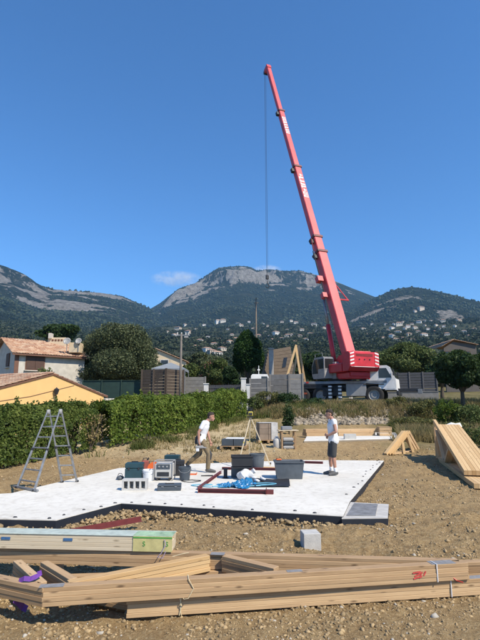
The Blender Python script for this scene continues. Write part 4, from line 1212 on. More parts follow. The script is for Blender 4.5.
m.tube([(.22 * math.cos(a) * (1 + .2 * math.sin(3 * a)), .16 * math.sin(a), .012 + .004 * math.sin(5 * a)) for a in np.linspace(0, 9.5, 40)], .009, 6)
o = m.build('cable_coil', 'black plastic', loc=(p.x, p.y, SZ), smooth=True); tag(o, 'thin dark cable loosely coiled on the slab', 'cable')
# red-brown steel sections laid in a frame
def channel(a, b, s, label):
    a, b = Vector(a), Vector(b); t = thing('steel_section', a, label, 'steel bar'); z = Vector((0, 0, 1))
    bar('web', a + z * s / 2, b + z * s / 2, .008, s - .018, 'primer steel', t, bev=0)
    for q in (.005, s - .005): bar('flange', a + z * q, b + z * q, s, .009, 'primer steel', t, bev=.001)
    return t, a, b
t, a, b = channel(at(199, 492.5), at(266, 494), .085, 'long dark red steel post with end plates, nearest on the slab')
dv = (b - a).normalized()
bar('end_plate', a + Vector((0, 0, .06)), a - dv * .012 + Vector((0, 0, .06)), .15, .12, 'primer steel', t, bev=.001)
bar('end_plate', b + Vector((0, 0, .06)), b + dv * .012 + Vector((0, 0, .06)), .15, .12, 'primer steel', t, bev=.001)
bar('sleeve', b + dv * .014 + Vector((0, 0, .045)), b + dv * .16 + Vector((0, 0, .045)), .09, .09, 'primer steel', t, bev=.006)
channel(at(198, 490), at(221, 473), .06, 'thin dark red steel bar slanting back from the long post')
channel(at(222, 469.5), at(279, 470.5), .07, 'dark red steel section lying behind the black crate')
channel(at(303, 463.2), at(323, 463.8), .07, 'short dark red steel piece behind the grey tub')
p = at(225.5, 478); t = thing('steel_stub', (p.x, p.y, SZ), 'short black steel stub column standing on the slab', 'steel post')
MB().box((0, 0, .006), (.16, .16, .012)).build('base_plate', 'dark steel', t); MB().tube([(0, 0, .012), (0, 0, .22)], .05, 12).build('tube', 'dark steel', t); MB().box((0, 0, .228), (.14, .14, .014)).build('cap_plate', 'dark steel', t)
# wooden plank and white bag, black crate
a, b = at(232, 468.5), at(275, 469.5)
o = bar('loose_plank', a + Vector((0, .12, .03)), b + Vector((0, .12, .03)), .16, .045, 'fresh timber', None); tag(o, 'short pale plank lying behind the white sack', 'plank')
p = at(246, 480.5); t = thing('white_sack', (p.x, p.y + .12, SZ), 'slumped white sack under the black crate', 'sack')
bm = bmesh.new(); bmesh.ops.create_icosphere(bm, subdivisions=3, radius=1)
for v in bm.verts:
    x, y, z = v.co; k = 1 + .14 * math.sin(5 * x + 2 * z) * math.cos(4 * y)
    v.co = (x * .215 * k, y * .17 * k, max(z, -.8) * .145 * k + .115)
me = bpy.data.meshes.new('bag'); bm.to_mesh(me); bm.free()
mesh_obj('body', me, 'white sack', t); MB().tube([(.15, 0, .18), (.22, -.02, .23)], [.05, .07], 8).build('tied_neck', 'white sack', t)
p = at(243, 480.5)
def crate(px, py, L, D, H, z0, label):
    p = at(px, py); t = thing('plastic_crate', (p.x, p.y + D / 2, z0), label, 'crate', None, .08); w = .02
    MB().box((0, 0, .012), (L - .01, D - .01, .024)).build('base', 'black plastic', t)
    for s in (-1, 1):
        MB().box((0, s * (D / 2 - w / 2), H / 2 + .024), (L, w, H - .05), b=.004).build('side_wall', 'black plastic', t)
        MB().box((s * (L / 2 - w / 2), 0, H / 2 + .024), (w, D - 2 * w - .002, H - .05), b=.004).build('side_wall', 'black plastic', t)
        MB().box((s * (L / 2 + .012), 0, H - .04), (.02, D * .4, .04), b=.004).build('handle', 'black plastic', t)
        MB().box((0, s * (D / 2 + .008), H - .015), (L * 1.04, .03, .035), b=.005).build('rim', 'black plastic', t)
crate(242, 480, .52, .38, .30, SZ + .285, 'black plastic crate raised behind the white sack under the tripod')
# support under the crate: folded sawhorse box
p = at(240, 479); t = thing('carton', (p.x, p.y + .30, SZ), 'low grey carton carrying the black crate behind the white sack', 'carton')
MB().box((0, 0, .14), (.46, .20, .28), b=.006).build('body', 'grey plastic', t); MB().box((0, 0, .2815), (.06, .21, .003)).build('tape', 'twine', t)
bucket(257.5, 470, .22, .44, 'grey plastic', 'dark grey bucket behind the black crate', handle=True)
tub(290, 479.5, .74, .5, .44, 'grey plastic', 'large grey mortar tub beside the standing man')
p = at(290, 479.5); t = thing('hand_saw', (p.x - .05, p.y + .25, SZ + .442), 'orange-handled hand saw laid across the grey tub', 'saw', None, .2)
MB().box((.05, 0, .006), (.62, .12, .003)).build('blade', 'grey steel', t)
MB().box((-.22, 0, .03), (.14, .11, .03), b=.01).build('handle', 'orange plastic', t)
# blue plastic film on the slab, flat black sheet standing in for a shadow on the slab
p = at(238, 487)
bm = bmesh.new(); n = 42
grid = [[None] * n for _ in range(n)]
for i in range(n):
    for j in range(n):
        x, y = (i / (n - 1) - .5) * .9, (j / (n - 1) - .5) * .8
        hh = .01 + .34 * abs(float(fbm(np.array([x * 6 + 3]), np.array([y * 6]), 5, 5, .7)[0]) - .42) * 1.6 * max(0, 1 - (x * x / .25 + y * y / .2)) + .004
        k = 1 + .25 * math.sin(6 * y + 2) * .5 + .12 * math.sin(9 * x)
        grid[i][j] = bm.verts.new((x * k + .1 * math.sin(5 * y), y * (1 + .2 * math.sin(7 * x)), hh))
for i in range(n - 1):
    for j in range(n - 1):
        u, v_ = (i / (n - 2) - .5) * 2, (j / (n - 2) - .5) * 2
        if u * u + v_ * v_ < .95 + .35 * math.sin(5 * math.atan2(v_, u)): bm.faces.new((grid[i][j], grid[i + 1][j], grid[i + 1][j + 1], grid[i][j + 1]))
for v in [v for v in bm.verts if not v.link_faces]: bm.verts.remove(v)
me = bpy.data.meshes.new('film'); bm.to_mesh(me); bm.free()
plain('blue film', (0.015, 0.17, 0.37), .35, .5, 8)
o = mesh_obj('plastic_film', me, 'blue film', loc=(p.x, p.y + .15, SZ)); tag(o, 'crumpled bright blue plastic film on the slab', 'plastic film')
m = MB()
for q_ in range(4):
    m.tube([(-1.0 + .5 * q_ + .25 * math.sin(q_ + 5 * s), .2 * math.sin(3 * s + q_ * 2), .012 + .01 * q_) for s in np.linspace(0, 1.8, 14)], .011, 6)
o = m.build('hose', plain('pale blue hose', (.16, .42, .55), .4).name, loc=(p.x + .15, p.y + .12, SZ)); tag(o, 'thin pale blue hose snaking through the blue film', 'hose')
a = at(267, 483.5); t = thing('black_sheet', (a.x, a.y, SZ), 'flat black rubber mat on the slab before the grey tub', 'mat')
bm = bmesh.new(); 
nx, ny = 16, 12; vv = [[bm.verts.new(((i / (nx - 1) - .5) * 1.0 + .1 * (j / ny), (j / (ny - 1) - .5) * 1.15, .008 + .05 * float(fbm(np.array([i * .35]), np.array([j * .4]), 2, 8)[0]))) for j in range(ny)] for i in range(nx)]
for i in range(nx - 1):
    for j in range(ny - 1): bm.faces.new((vv[i][j], vv[i + 1][j], vv[i + 1][j + 1], vv[i][j + 1]))
me = bpy.data.meshes.new('mat'); bm.to_mesh(me); bm.free(); t.name = 'rubber_mat'  # no real mat: the black sheet paints the shadow before the tub
mesh_obj('sheet', me, 'black plastic', t)
for i, (px, py) in enumerate(((257, 484), (263, 482), (254, 480.5))):
    p = at(px, py); o = blobs('crumpled_film', np.array([(0, 0, .05)]), np.array([.075]), 'white plastic', .3, .7, (IV, IF)); o.location = (p.x, p.y, SZ + .02)
    tag(o, ['small crumpled white plastic ball at the front of the black mat', 'small crumpled white plastic ball on the middle of the black mat', 'small crumpled white plastic ball nearest the white sack'][i], 'plastic film')

# ------------------------------------------------------------------ laser level on a tripod
def tripod():
    head = PY(250.5, 416.5, 15.6)
    f = [PZ(237, 466, SZ), PZ(250, 463, SZ), PZ(270.5, 463.5, SZ)]
    t = thing('laser_tripod', (head.x, head.y, SZ), 'yellow laser level on a tall pale wooden tripod', 'tripod'); B = Vector(t.location)
    f[0] = Vector((head.x - .42, head.y - .55, SZ)); f[1] = Vector((head.x - .05, head.y + .55, SZ)); f[2] = Vector((head.x + .62, head.y - .02, SZ))
    for e in f:
        d_ = (e - head).normalized(); sd = d_.cross(Vector((0, 0, 1))).normalized()
        lg = bar('leg', head + sd * .0, e, .026, .032, 'pale timber', t)
        m = MB().tube([e - B + Vector((0, 0, .1)), e - B], [.025, .006], 8); m.build('foot', 'dark steel', t)
        c = head.lerp(e, .52) - B; MB().box((0, 0, 0), (.045, .045, .05), b=.006).build('clamp', 'yellow plastic', t).location = c
    h = head - B
    MB().lathe([(.001, -.03), (.10, -.03), (.10, .0), (.001, .0)], 14, Matrix.Translation(h)).build('head_plate', 'dark steel', t)
    MB().box(h + Vector((0, 0, .085)), (.155, .14, .15), b=.022).build('level_body', 'yellow plastic', t)
    MB().box(h + Vector((0, -.088, .08)), (.11, .012, .07), b=.004).build('panel', 'black plastic', t)
    MB().lathe([(.001, .165), (.05, .165), (.05, .22), (.065, .225), (.065, .245), (.001, .245)], 14, Matrix.Translation(h)).build('rotor_head', 'dark glass', t)
    MB().tube([h + Vector((-.08, 0, .16)), h + Vector((-.08, 0, .27)), h + Vector((.08, 0, .27)), h + Vector((.08, 0, .16))], .01, 6).build('handle', 'black plastic', t)
tripod()
# ------------------------------------------------------------------ goods behind the slab
def on_ground(px, py, z):
    p = PZ(px, py, z); return Vector((p.x, p.y, gz1(p.x, p.y)))
def pallet(t, L=1.2, D=.8):
    for x in (-1, 0, 1): MB().box((x * (L / 2 - .05), 0, .055), (.1, D, .09)).build('bearer', 'weathered timber', t)
    for i in range(6):
        MB().box((0, -D / 2 + .06 + i * (D - .12) / 5, .112), (L, .1, .022)).build('deck_board', 'weathered timber', t)
p = on_ground(267, 446, .35); t = thing('wrapped_pallet', p, 'pallet of brown boxes wrapped in whitish film behind the slab', 'pallet', None, .15)
pallet(t, .86, .7)
for r_ in range(3):
    for c_ in range(2): MB().box(((c_ - .5) * .38, 0, .125 + .11 + r_ * .225), (.37, .6, .22), b=.006).build('box', plain('cardboard', (.25, .19, .14), .85).name, t)
for i in range(4):
    a = [(-.395, -.312), (.395, -.312), (.395, .312), (-.395, .312)]
    (x0, y0), (x1, y1) = a[i], a[(i + 1) % 4]
    if i in (1, 2): MB().box(((x0 + x1) / 2, (y0 + y1) / 2, .47), (abs(x1 - x0) + .01, abs(y1 - y0) + .01, .70)).build('film', 'pink wrap film', t)
MB().box((.26, -.318, .48), (.27, .012, .70), b=.003).build('film', 'pink wrap film', t); MB().box((0, 0, .812), (.80, .64, .02), b=.006).build('film', 'pink wrap film', t)
p = on_ground(234, 452, .26); t = thing('pallet', p, 'dark low pallet with white sheet behind the slab, near the walking man', 'pallet', None, -.1)
pallet(t, 1.0, .7)
for i in range(2): MB().box(((i - .5) * .46, .02, .25), (.44, .56, .24), b=.01).build('roll', 'slate plastic', t)
MB().box((.05, 0, .395), (.7, .5, .04), b=.012).build('sheet', 'white plastic', t)
p = on_ground(288, 449, .35); t = thing('site_bench', p, 'makeshift site bench with sacks under a board, left of the standing man', 'bench', None, .1)
for x in (-.26, .26):
    for y in (-.16, .16): MB().box((x, y, .35), (.06, .06, .70)).build('leg', 'weathered timber', t)
MB().box((0, 0, .715), (.78, .44, .03), b=.004).build('board', 'pale timber', t)
for k in range(3): MB().box((.0, 0, .07 + k * .15), (.44, .30, .14), b=.04).build('sack', ('light grey paint', 'slate plastic', 'light grey paint')[k], t)
MB().box((-.05, 0, .80), (.4, .3, .14), b=.02).build('tool_box', 'grey steel', t)
p = on_ground(277, 449, .35); t = thing('canister', p, 'whitish round canister between the wrapped pallet and the bench', 'canister')
MB().lathe([(.001, 0), (.13, 0), (.145, .03), (.145, .30), (.12, .37), (.05, .39), (.05, .43), (.001, .43)], 16).build('body', 'dirty white', t, True)
MB().tube([(-.08, 0, .38), (-.06, 0, .45), (.06, 0, .45), (.08, 0, .38)], .012, 8).build('handle', 'white plastic', t)
# bush above the bench
def bush(px, py, Y, w, h, n, size, mat, label, seed=1, name='shrub', gap=.34, cat='shrub'):
    p = PY(px, py, Y); g = gz1(p.x, Y)
    lob = blob_lobes((0, 0, h * .52), w / 2, w / 2, h * .5, 7, .5, seed)
    return make_tree(name, (p.x, Y, g), h, lob, n, size, mat, label, None, .035, gap, 2.4, .35, 7, cat)
bush(289, 430, 24.6, .9, 1.7, 1300, .075, 'leaf dark', 'dark green shrub standing behind the site bench', 3, gap=.50)

# ------------------------------------------------------------------ rubble bank in front of the crane
n = 4200
px = rng.uniform(284, 402, n); Y = rng.uniform(29.0, 31.3, n); x = (px - 240) / 481 * Y
P = np.stack([x, Y, gz(x, Y) + .02], -1)
tag(blobs('rubble_bank', P, np.minimum(rng.gamma(1.4, .034, n) + .02, .17), 'limestone rubble', .55, .9), 'bank of broken pale rubble stones below the crane', 'rubble', kind='stuff')

# ------------------------------------------------------------------ people
_SPH = None
def skin(name, nodes, edges, root, mat, parent, sub=2, vox=.011, smooth=5):
    """one continuous surface over a jointed skeleton: tapered limbs and joint spheres fused by a voxel remesh"""
    m = MB()
    def sph(p, r):
        m.lathe([(max(.0008, r * math.sin(a)), -r * math.cos(a)) for a in np.linspace(0, math.pi, 9)], 14, Matrix.Translation(p))
    for k, (p, r) in nodes.items(): sph(Vector(p), r)
    for a, b in edges:
        (pa, ra), (pb, rb) = nodes[a], nodes[b]
        if (Vector(pa) - Vector(pb)).length > 1e-4: m.tube([pa, pb], [ra, rb], 14)
    me = bpy.data.meshes.new(name); me.from_pydata([tuple(p) for p in m.v], [], m.f)
    bm = bmesh.new(); bm.from_mesh(me); bmesh.ops.remove_doubles(bm, verts=bm.verts, dist=.0002); bmesh.ops.holes_fill(bm, edges=bm.edges, sides=20); bmesh.ops.recalc_face_normals(bm, faces=bm.faces); bm.to_mesh(me); bm.free()
    tmp = bpy.data.objects.new(name, me); COL.objects.link(tmp)
    rm = tmp.modifiers.new('fuse', 'REMESH'); rm.mode = 'VOXEL'; rm.voxel_size = vox; rm.use_smooth_shade = True
    sm_ = tmp.modifiers.new('soften', 'SMOOTH'); sm_.factor = .5; sm_.iterations = smooth
    dg = bpy.context.evaluated_depsgraph_get()
    out = bpy.data.meshes.new_from_object(tmp.evaluated_get(dg))
    bpy.data.objects.remove(tmp); bpy.data.meshes.remove(me)
    out.name = name; out.materials.clear()
    out.polygons.foreach_set('use_smooth', [True] * len(out.polygons))
    return mesh_obj(name, out, mat, parent)
def torso(n, e, J, add, hem=None, low=True):
    """left and right torso columns plus a middle one"""
    side = [(J['pel'], .072, .100), (J['waist'], .058, .090), (J['chest'], .078, .102), (J['neck0'] + V3(-.01, 0, -.045), .095, .070)]
    if hem is not None: side = [(J['pel'] + V3(0, 0, hem), .074, .106)] + side
    for sg in (-1, 1):
        prev = None
        for i, (p, off, r) in enumerate(side):
            k = f'T{sg}{i}'; n[k] = (p + V3(0, sg * off, 0), r + add)
            if prev: e.append((prev, k))
            prev = k
    for i in range(len(side)): e.append((f'T-1{i}', f'T1{i}'))
    return f'T-1{len(side) - 1}', f'T1{len(side) - 1}'
def chain(nodes, edges, pref, pts, start=None):
    prev = start
    for i, (p, r) in enumerate(pts):
        k = f'{pref}{i}'; nodes[k] = (p, r)
        if prev: edges.append((prev, k))
        prev = k
    return prev
def V3(*a): return Vector(a)
def person(loc, rz, label, J, clothes, hold=None):
    """J: joint positions in the person's frame (x forward, y left, z up)"""
    t = thing('person', loc, label, 'person', None, rz)
    n, e = {}, []
    tr, tl = torso(n, e, J, 0)
    chain(n, e, 'nk', [(J['neck0'], .062), (J['neck1'], .054)]); e += [(tr, 'nk0'), (tl, 'nk0')]
    hd = J['head']; hf = J['face']              # head centre, facing direction
    fl = V3(hf.x, hf.y, 0).normalized(); sdv = V3(-fl.y, fl.x, 0)
    n['hd0'] = (hd + V3(0, 0, -.045) + hf * .022, .066); n['hd1'] = (hd + V3(0, 0, .022) - fl * .012, .086); n['hd2'] = (hd + V3(0, 0, .030) + fl * .018, .078)
    n['jaw'] = (hd + hf * .055 + V3(0, 0, -.082), .034); n['brow'] = (hd + hf * .074 + V3(0, 0, .022), .026)
    n['nose0'] = (hd + hf * .092 + V3(0, 0, .006), .011); n['nose'] = (hd + hf * .112 + V3(0, 0, -.022), .013); n['lip'] = (hd + hf * .088 + V3(0, 0, -.052), .016)
    e += [('nk1', 'hd0'), ('hd0', 'hd1'), ('hd1', 'hd2'), ('hd0', 'jaw'), ('hd2', 'brow'), ('brow', 'nose0'), ('nose0', 'nose'), ('jaw', 'lip')]
    for s in (-1, 1):
        n[f'ear{s}'] = (hd + sdv * s * .084 + V3(0, 0, .004), .017); n[f'lobe{s}'] = (hd + sdv * s * .080 + V3(0, 0, -.022), .012); e.append((f'ear{s}', f'lobe{s}')); e.append(('hd1', f'ear{s}'))
    for s, S in ((1, 'l'), (-1, 'r')):
        hand = J[S + 'hand']; wr = J[S + 'wrist']; el = J[S + 'elbow']; sh = J[S + 'sho']
        chain(n, e, S + 'a', [(sh, .058), (sh.lerp(el, .45), .050), (el, .040), (el.lerp(wr, .35), .041), (wr, .027), (hand, .030)], tl if s > 0 else tr)
        hdv = (hand - wr).normalized(); curl = J.get(S + 'palm', V3(0, -s, 0)); curl = (curl - hdv * curl.dot(hdv)).normalized(); sp = hdv.cross(curl).normalized()
        for i in range(4):
            L = (.078, .088, .082, .064)[i]; o = sp * (i - 1.5) * .0205
            p0 = hand + hdv * .026 + o * .9; p1 = p0 + hdv * L * .5 + curl * .010; p2 = p1 + hdv * L * .32 + curl * .032
            chain(n, e, f'{S}f{i}', [(p0, .0105), (p1, .0095), (p2, .0080)], S + 'a5')
        chain(n, e, f'{S}t', [(hand - sp * .034 - hdv * .004, .0135), (hand - sp * .052 + hdv * .036 + curl * .018, .010)], S + 'a5')
        hp, kn, an, to = J[S + 'hip'], J[S + 'knee'], J[S + 'ank'], J[S + 'toe']
        chain(n, e, S + 'l', [(hp, .090), (hp.lerp(kn, .5), .074), (kn, .055), (kn.lerp(an, .32), .056), (an.lerp(kn, .12), .036), (an, .036), (an.lerp(to, .5) + V3(0, 0, -.015), .034), (to, .028)], 'T10' if s > 0 else 'T-10')
    skin('body', n, e, None, 'skin', t, vox=.0075, smooth=2)
    n, e = {}, []
    n['a'] = (hd + V3(0, 0, .040) - fl * .020, .090); n['b'] = (hd + V3(0, 0, .052) + fl * .018, .078); n['c'] = (hd + V3(0, 0, -.012) - fl * .045, .066); e += [('a', 'b'), ('a', 'c')]
    skin('hair', n, e, None, 'hair', t, vox=.009)
    for s in (-1, 1):
        m = MB().lathe([(.001, -.007), (.005, -.004), (.007, 0), (.005, .004), (.001, .007)], 8); m.build('eye', 'eye dark', t, True).location = hd + hf * .092 + sdv * s * .030 + V3(0, 0, .008)
    m = MB().box((0, 0, 0), (.008, .034, .006), math.atan2(hf.y, hf.x), b=.002); m.build('mouth', plain('lip', (.28, .10, .08), .5).name, t).location = hd + hf * .101 + V3(0, 0, -.052)
    # clothes
    sk_ = clothes
    n, e = {}, []
    tr, tl = torso(n, e, J, .025, -.045)
    n['col'] = (J['neck0'] + V3(-.012, 0, -.03), .074); e += [(tr, 'col'), (tl, 'col')]
    for S in 'lr':
        sh, el = J[S + 'sho'], J[S + 'elbow']; k = sk_['sleeve']
        chain(n, e, S + 'a', [(sh, .073), (sh.lerp(el, k * .6), .068), (sh.lerp(el, k), .064)], tl if S == 'l' else tr)
    skin('shirt', n, e, None, sk_['shirt'], t)
    n, e = {}, []
    for sg, S in ((1, 'l'), (-1, 'r')):
        n['w' + S] = (J['pel'] + V3(0, sg * .070, -.03), .108); hp, kn, an = J[S + 'hip'], J[S + 'knee'], J[S + 'ank']
        if sk_['long']: pts = [(hp, .101), (hp.lerp(kn, .5), .090), (kn, .074), (kn.lerp(an, .5), .070), (kn.lerp(an, .9), .062)]
        else: pts = [(hp, .102), (hp.lerp(kn, .5), .094), (hp.lerp(kn, .92), .087)]
        chain(n, e, S + 'l', pts, 'w' + S)
    e.append(('wl', 'wr'))
    skin('shorts' if not sk_['long'] else 'trousers', n, e, None, sk_['legs'], t)
    for S in 'lr':
        an, to = J[S + 'ank'], J[S + 'toe']; d_ = (to - an).normalized()
        n = {}; e = []
        chain(n, e, 's', [(an + V3(0, 0, .0), .047), (an - d_ * .03 + V3(0, 0, -.030), .045), (an.lerp(to, .6) + V3(0, 0, -.004), .046), (to + d_ * .01 + V3(0, 0, .002), .038)])
        e.append(('s0', 's2'))
        skin('shoe', n, e, None, 'shoe grey', t, vox=.009)
        if not sk_['long']:
            n = {}; e = []; chain(n, e, 's', [(an.lerp(J[S + 'knee'], .24), .049), (an + V3(0, 0, .02), .046)]); skin('sock', n, e, None, 'white cotton', t, vox=.009)
    return t
f = PZ(334, 475, SZ)
J1 = dict(pel=V3(-.02, 0, .96), waist=V3(0, 0, 1.10), chest=V3(.0, 0, 1.30), neck0=V3(-.01, 0, 1.45), neck1=V3(.03, 0, 1.53), head=V3(.075, 0, 1.625), face=V3(.95, 0, -.32).normalized(),
          lsho=V3(0, .175, 1.43), lelbow=V3(-.02, .27, 1.16), lwrist=V3(.16, .17, 1.06), lhand=V3(.20, .10, 1.06),
          rsho=V3(0, -.175, 1.43), relbow=V3(-.10, -.27, 1.17), rwrist=V3(.07, -.20, 1.02), rhand=V3(.12, -.15, 1.00),
          lhip=V3(0, .09, .92), lknee=V3(.03, .11, .50), lank=V3(-.02, .12, .085), ltoe=V3(.15, .15, .035),
          rhip=V3(0, -.09, .92), rknee=V3(.06, -.10, .50), rank=V3(.04, -.11, .085), rtoe=V3(.22, -.13, .035), lpalm=V3(-.3, -.9, 0), rpalm=V3(-.3, .9, 0))
person((f.x, f.y, SZ), R(184), 'man in white sleeveless shirt and dark shorts standing with hands at waist', J1, dict(shirt='white cotton', sleeve=.22, legs='charcoal cloth', long=False))
f = PZ(201.5, 472, SZ)
J2 = dict(pel=V3(-.02, 0, .93), waist=V3(.02, 0, 1.07), chest=V3(.08, 0, 1.26), neck0=V3(.13, 0, 1.39), neck1=V3(.19, 0, 1.46), head=V3(.255, 0, 1.545), face=V3(.92, 0, -.39).normalized(),
          lsho=V3(.10, .18, 1.37), lelbow=V3(.12, .25, 1.10), lwrist=V3(.20, .20, .87), lhand=V3(.225, .19, .79),
          rsho=V3(.08, -.18, 1.37), relbow=V3(-.06, -.26, 1.11), rwrist=V3(-.05, -.27, .87), rhand=V3(-.03, -.265, .79),
          lhip=V3(-.01, .09, .90), lknee=V3(-.22, .10, .52), lank=V3(-.56, .11, .24), ltoe=V3(-.50, .12, .08),
          rhip=V3(0, -.09, .90), rknee=V3(.22, -.10, .50), rank=V3(.19, -.10, .085), rtoe=V3(.38, -.11, .035), lpalm=V3(.1, -.9, -.2), rpalm=V3(.6, .6, 0))
J2['lknee'] = V3(-.10, .10, .49); J2['lank'] = V3(-.43, .11, .20); J2['ltoe'] = V3(-.35, .12, .045)
w2 = person((f.x, f.y, SZ), R(-4), 'man in white T-shirt and khaki work trousers walking right across the slab', J2, dict(shirt='white cotton', sleeve=.55, legs='khaki cloth', long=True))
for S in 'lr':
    k = J2[S + 'knee']; a = J2[S + 'ank']; c = k.lerp(a, .08) + V3(.055, 0, .0)
    n = {}; e = []; chain(n, e, 'k', [(k.lerp(J2[S + 'hip'], .16) + V3(.03, 0, 0), .060), (k + V3(.032, 0, 0), .062), (k.lerp(a, .3) + V3(.028, 0, 0), .056)]); skin('knee_pad', n, e, 'k1', 'charcoal cloth', w2, 2)
n = {}; e = []; chain(n, e, 'b', [(J2['pel'] + V3(.0, -.13, .10), .06), (J2['pel'] + V3(-.10, -.13, .02), .055), (J2['pel'] + V3(-.12, -.12, -.12), .05)]); skin('tool_pouch', n, e, 'b1', 'charcoal cloth', w2, 2)
# hand tool held in the right hand
hx = Matrix.Rotation(R(-4), 4, 'Z') @ J2['rhand']
t = thing('nail_gun', V3(f.x, f.y, SZ) + hx + V3(0, 0, -.10), 'small grey-white power tool held by the walking man', 'power tool')
MB().box((0, 0, .02), (.22, .07, .08), b=.02).build('body', 'light grey paint', t); MB().box((-.03, 0, .075), (.05, .045, .07), b=.012).build('grip', 'black plastic', t); MB().tube([(.1, 0, .01), (.2, 0, -.01)], [.025, .012], 8).build('nose', 'grey steel', t); MB().box((-.05, 0, -.06), (.09, .06, .09), b=.012).build('magazine', 'white plastic', t)

# ------------------------------------------------------------------ the crane
def crane():
    S0 = Vector((7.9, 38.2, 0)); S0.z = gz1(S0.x, S0.y)
    root = thing('mobile_crane', S0, 'red and white mobile crane with its long telescopic boom raised', 'crane')
    gz0 = S0.z
    # carrier: local x = towards the driving cab
    yaw = R(-24); MC = Matrix.Rotation(yaw, 4, 'Z') @ Matrix.Translation((-.3, 0, 0))
    def c(): return MB(MC)
    c().box((0, 0, 1.25), (9.2, 1.5, .5), b=.03).build('chassis', 'dark steel', root)
    c().box((-.3, 0, 1.66), (8.6, 2.5, .22), b=.03).build('deck', 'grey steel', root)
    c().box((1.75, -1.08, 1.08), (1.5, .34, .92), b=.03).build('side_box', 'light grey paint', root)
    c().box((1.75, 1.08, 1.08), (1.5, .34, .92), b=.03).build('side_box', 'light grey paint', root)
    c().box((-.2, -1.12, .95), (1.2, .28, .6), b=.02).build('fuel_tank', 'dark steel', root)
    c().box((-2.2, -1.20, 1.38), (2.7, .14, .30), b=.01).build('side_box', 'dark steel', root)
    for i in range(5): c().box((-4.0 + i * .50, -1.285, 1.70), (.22, .016, .12), b=.004).build('reflector', ('red plastic', 'white paint')[i % 2], root)
    for x in (-4.0, -2.35): c().box((x, -1.26, .86), (.62, .02, .14)).build('side_marker', plain('rust red', (.32, .07, .03), .6).name, root)
    # wheels
    for x in (3.05, -.95, -2.55, -4.15 + .35):
        for s in (-1, 1):
            wl = bpy.data.objects.new('wheel', None); link(wl, root); wl.location = MC @ Vector((x, s * 1.05, .70))
            MX = Matrix.Rotation(yaw, 4, 'Z') @ Matrix.Rotation(R(90), 4, 'X')
            MB(MX).lathe([(.40, -.2), (.55, -.215), (.66, -.19), (.70, -.12), (.70, .12), (.66, .19), (.55, .215), (.40, .2)], 28).build('tyre', 'tyre rubber', wl, True)
            MB(MX).lathe([(.001, -.06), (.14, -.06), (.16, -.12), (.24, -.12), (.26, -.05), (.38, -.10), (.40, -.19), (.40, .19), (.38, .10), (.26, .05), (.24, .12), (.16, .12), (.14, .06), (.001, .06)], 22).build('rim', 'light grey paint', wl, False)
        for s in (-1, 1): c().box((x, s * 1.12, 1.48), (1.5, .34, .07), b=.02).build('mudguard', 'black plastic', root)
    # driving cab
    prof = [(2.55, 1.55), (2.55, 2.75), (2.75, 2.86), (4.05, 2.86), (4.25, 2.72), (4.62, 1.85), (4.66, 1.05), (3.85, 1.05), (3.78, 1.5)]
    w = 1.22
    cab = c(); cab.prism([Vector((x, -w, z)) for x, z in prof], (0, -w, 0), (0, w, 0)); cb = cab.build('driving_cab', 'white paint', root)
    for s in (-1, 1):
        y0, y1 = s * (w + .004), s * (w + .016)
        win = c(); win.prism([Vector((x, y0, z)) for x, z in ((3.45, 1.95), (3.45, 2.66), (4.0, 2.66), (4.36, 1.95))], (0, y0, 0), (0, y1, 0)); sub(win.build('window', 'dark glass', None), cb)
        dr = c(); dr.prism([Vector((x, y0, z)) for x, z in ((3.40, 1.12), (3.40, 1.88), (4.50, 1.88), (4.56, 1.12))], (0, y0, 0), (0, s * (w + .012), 0)); dd = sub(dr.build('door', 'white paint', None), cb)
        c().box((4.52, s * 1.42, 2.3), (.08, .26, .42), b=.02).build('mirror', 'black plastic', root)
        c().box((4.70, s * .95, 1.0), (.05, .32, .16), b=.01).build('headlight', 'white plastic', root)
        c().box((2.95, s * (w + .006), 1.68), (.50, .012, .12)).build('name_plate', 'dark steel', root)
    ws = c(); ws.prism([Vector((4.262, -1.08, 2.70)), Vector((4.262, 1.08, 2.70)), Vector((4.625, 1.08, 1.92)), Vector((4.625, -1.08, 1.92))], (0, 0, 0), (.02, 0, .012)); sub(ws.build('windscreen', 'dark glass', None), cb)
    c().box((4.72, 0, .82), (.16, 2.4, .34), b=.04).build('bumper', 'dark steel', root)
    c().box((3.0, 0, 2.925), (.3, 1.4, .12), b=.03).build('beacon_bar', 'orange plastic', root)
    # outriggers: beams, jacks with black and white bands, pads
    for x in (.78, -1.75, ):
        pass
    def jack(x, y, band=True):
        c().box((x, y * .62, 1.15), (.26, abs(y) * .8, .26), b=.01).build('outrigger_beam', 'dark steel', root)
        jk = c().box((x, y, .85), (.24, .24, 1.1), b=.01).build('outrigger_jack', 'white paint', root)
        for k in range(4): sub(c().box((x, y, .42 + k * .27), (.246, .246, .12)).build('stripe', 'black plastic', None), jk)
        c().lathe([(.001, .10), (.10, .10), (.11, .08), (.26, .06), (.28, .02), (.28, 0), (.001, 0)], 16, Matrix.Translation((x, y, .10))).build('outrigger_pad', 'grey steel', root)
        c().box((x, y, .05), (.8, .8, .1), b=.01).build('timber_mat', 'weathered timber', root)
    jack(.62, -1.62); jack(-.10, -1.75); jack(-4.45, -1.9)
    jack(.62, 2.3); jack(-4.45, 2.3)
    c().box((5.4, -.2, 1.05), (1.5, .22, .26), b=.01).build('front_outrigger_beam', 'dark steel', root)
    c().box((6.2, -.2, .95), (.30, .3, .36), b=.01).build('front_outrigger_end', 'grey steel', root)
    # superstructure: local x = boom heading
    tip = PY(268, 68, 50.0) - S0
    pv = None
    bdir = Vector((tip.x, tip.y, 0)).normalized()
    ang = math.atan2(bdir.y, bdir.x)
    MS = Matrix.Rotation(ang, 4, 'Z')
    def u(): return MB(MS)
    u().lathe([(.001, 1.77), (.95, 1.77), (.95, 2.05), (.001, 2.05)], 28).build('slew_ring', 'dark steel', root)
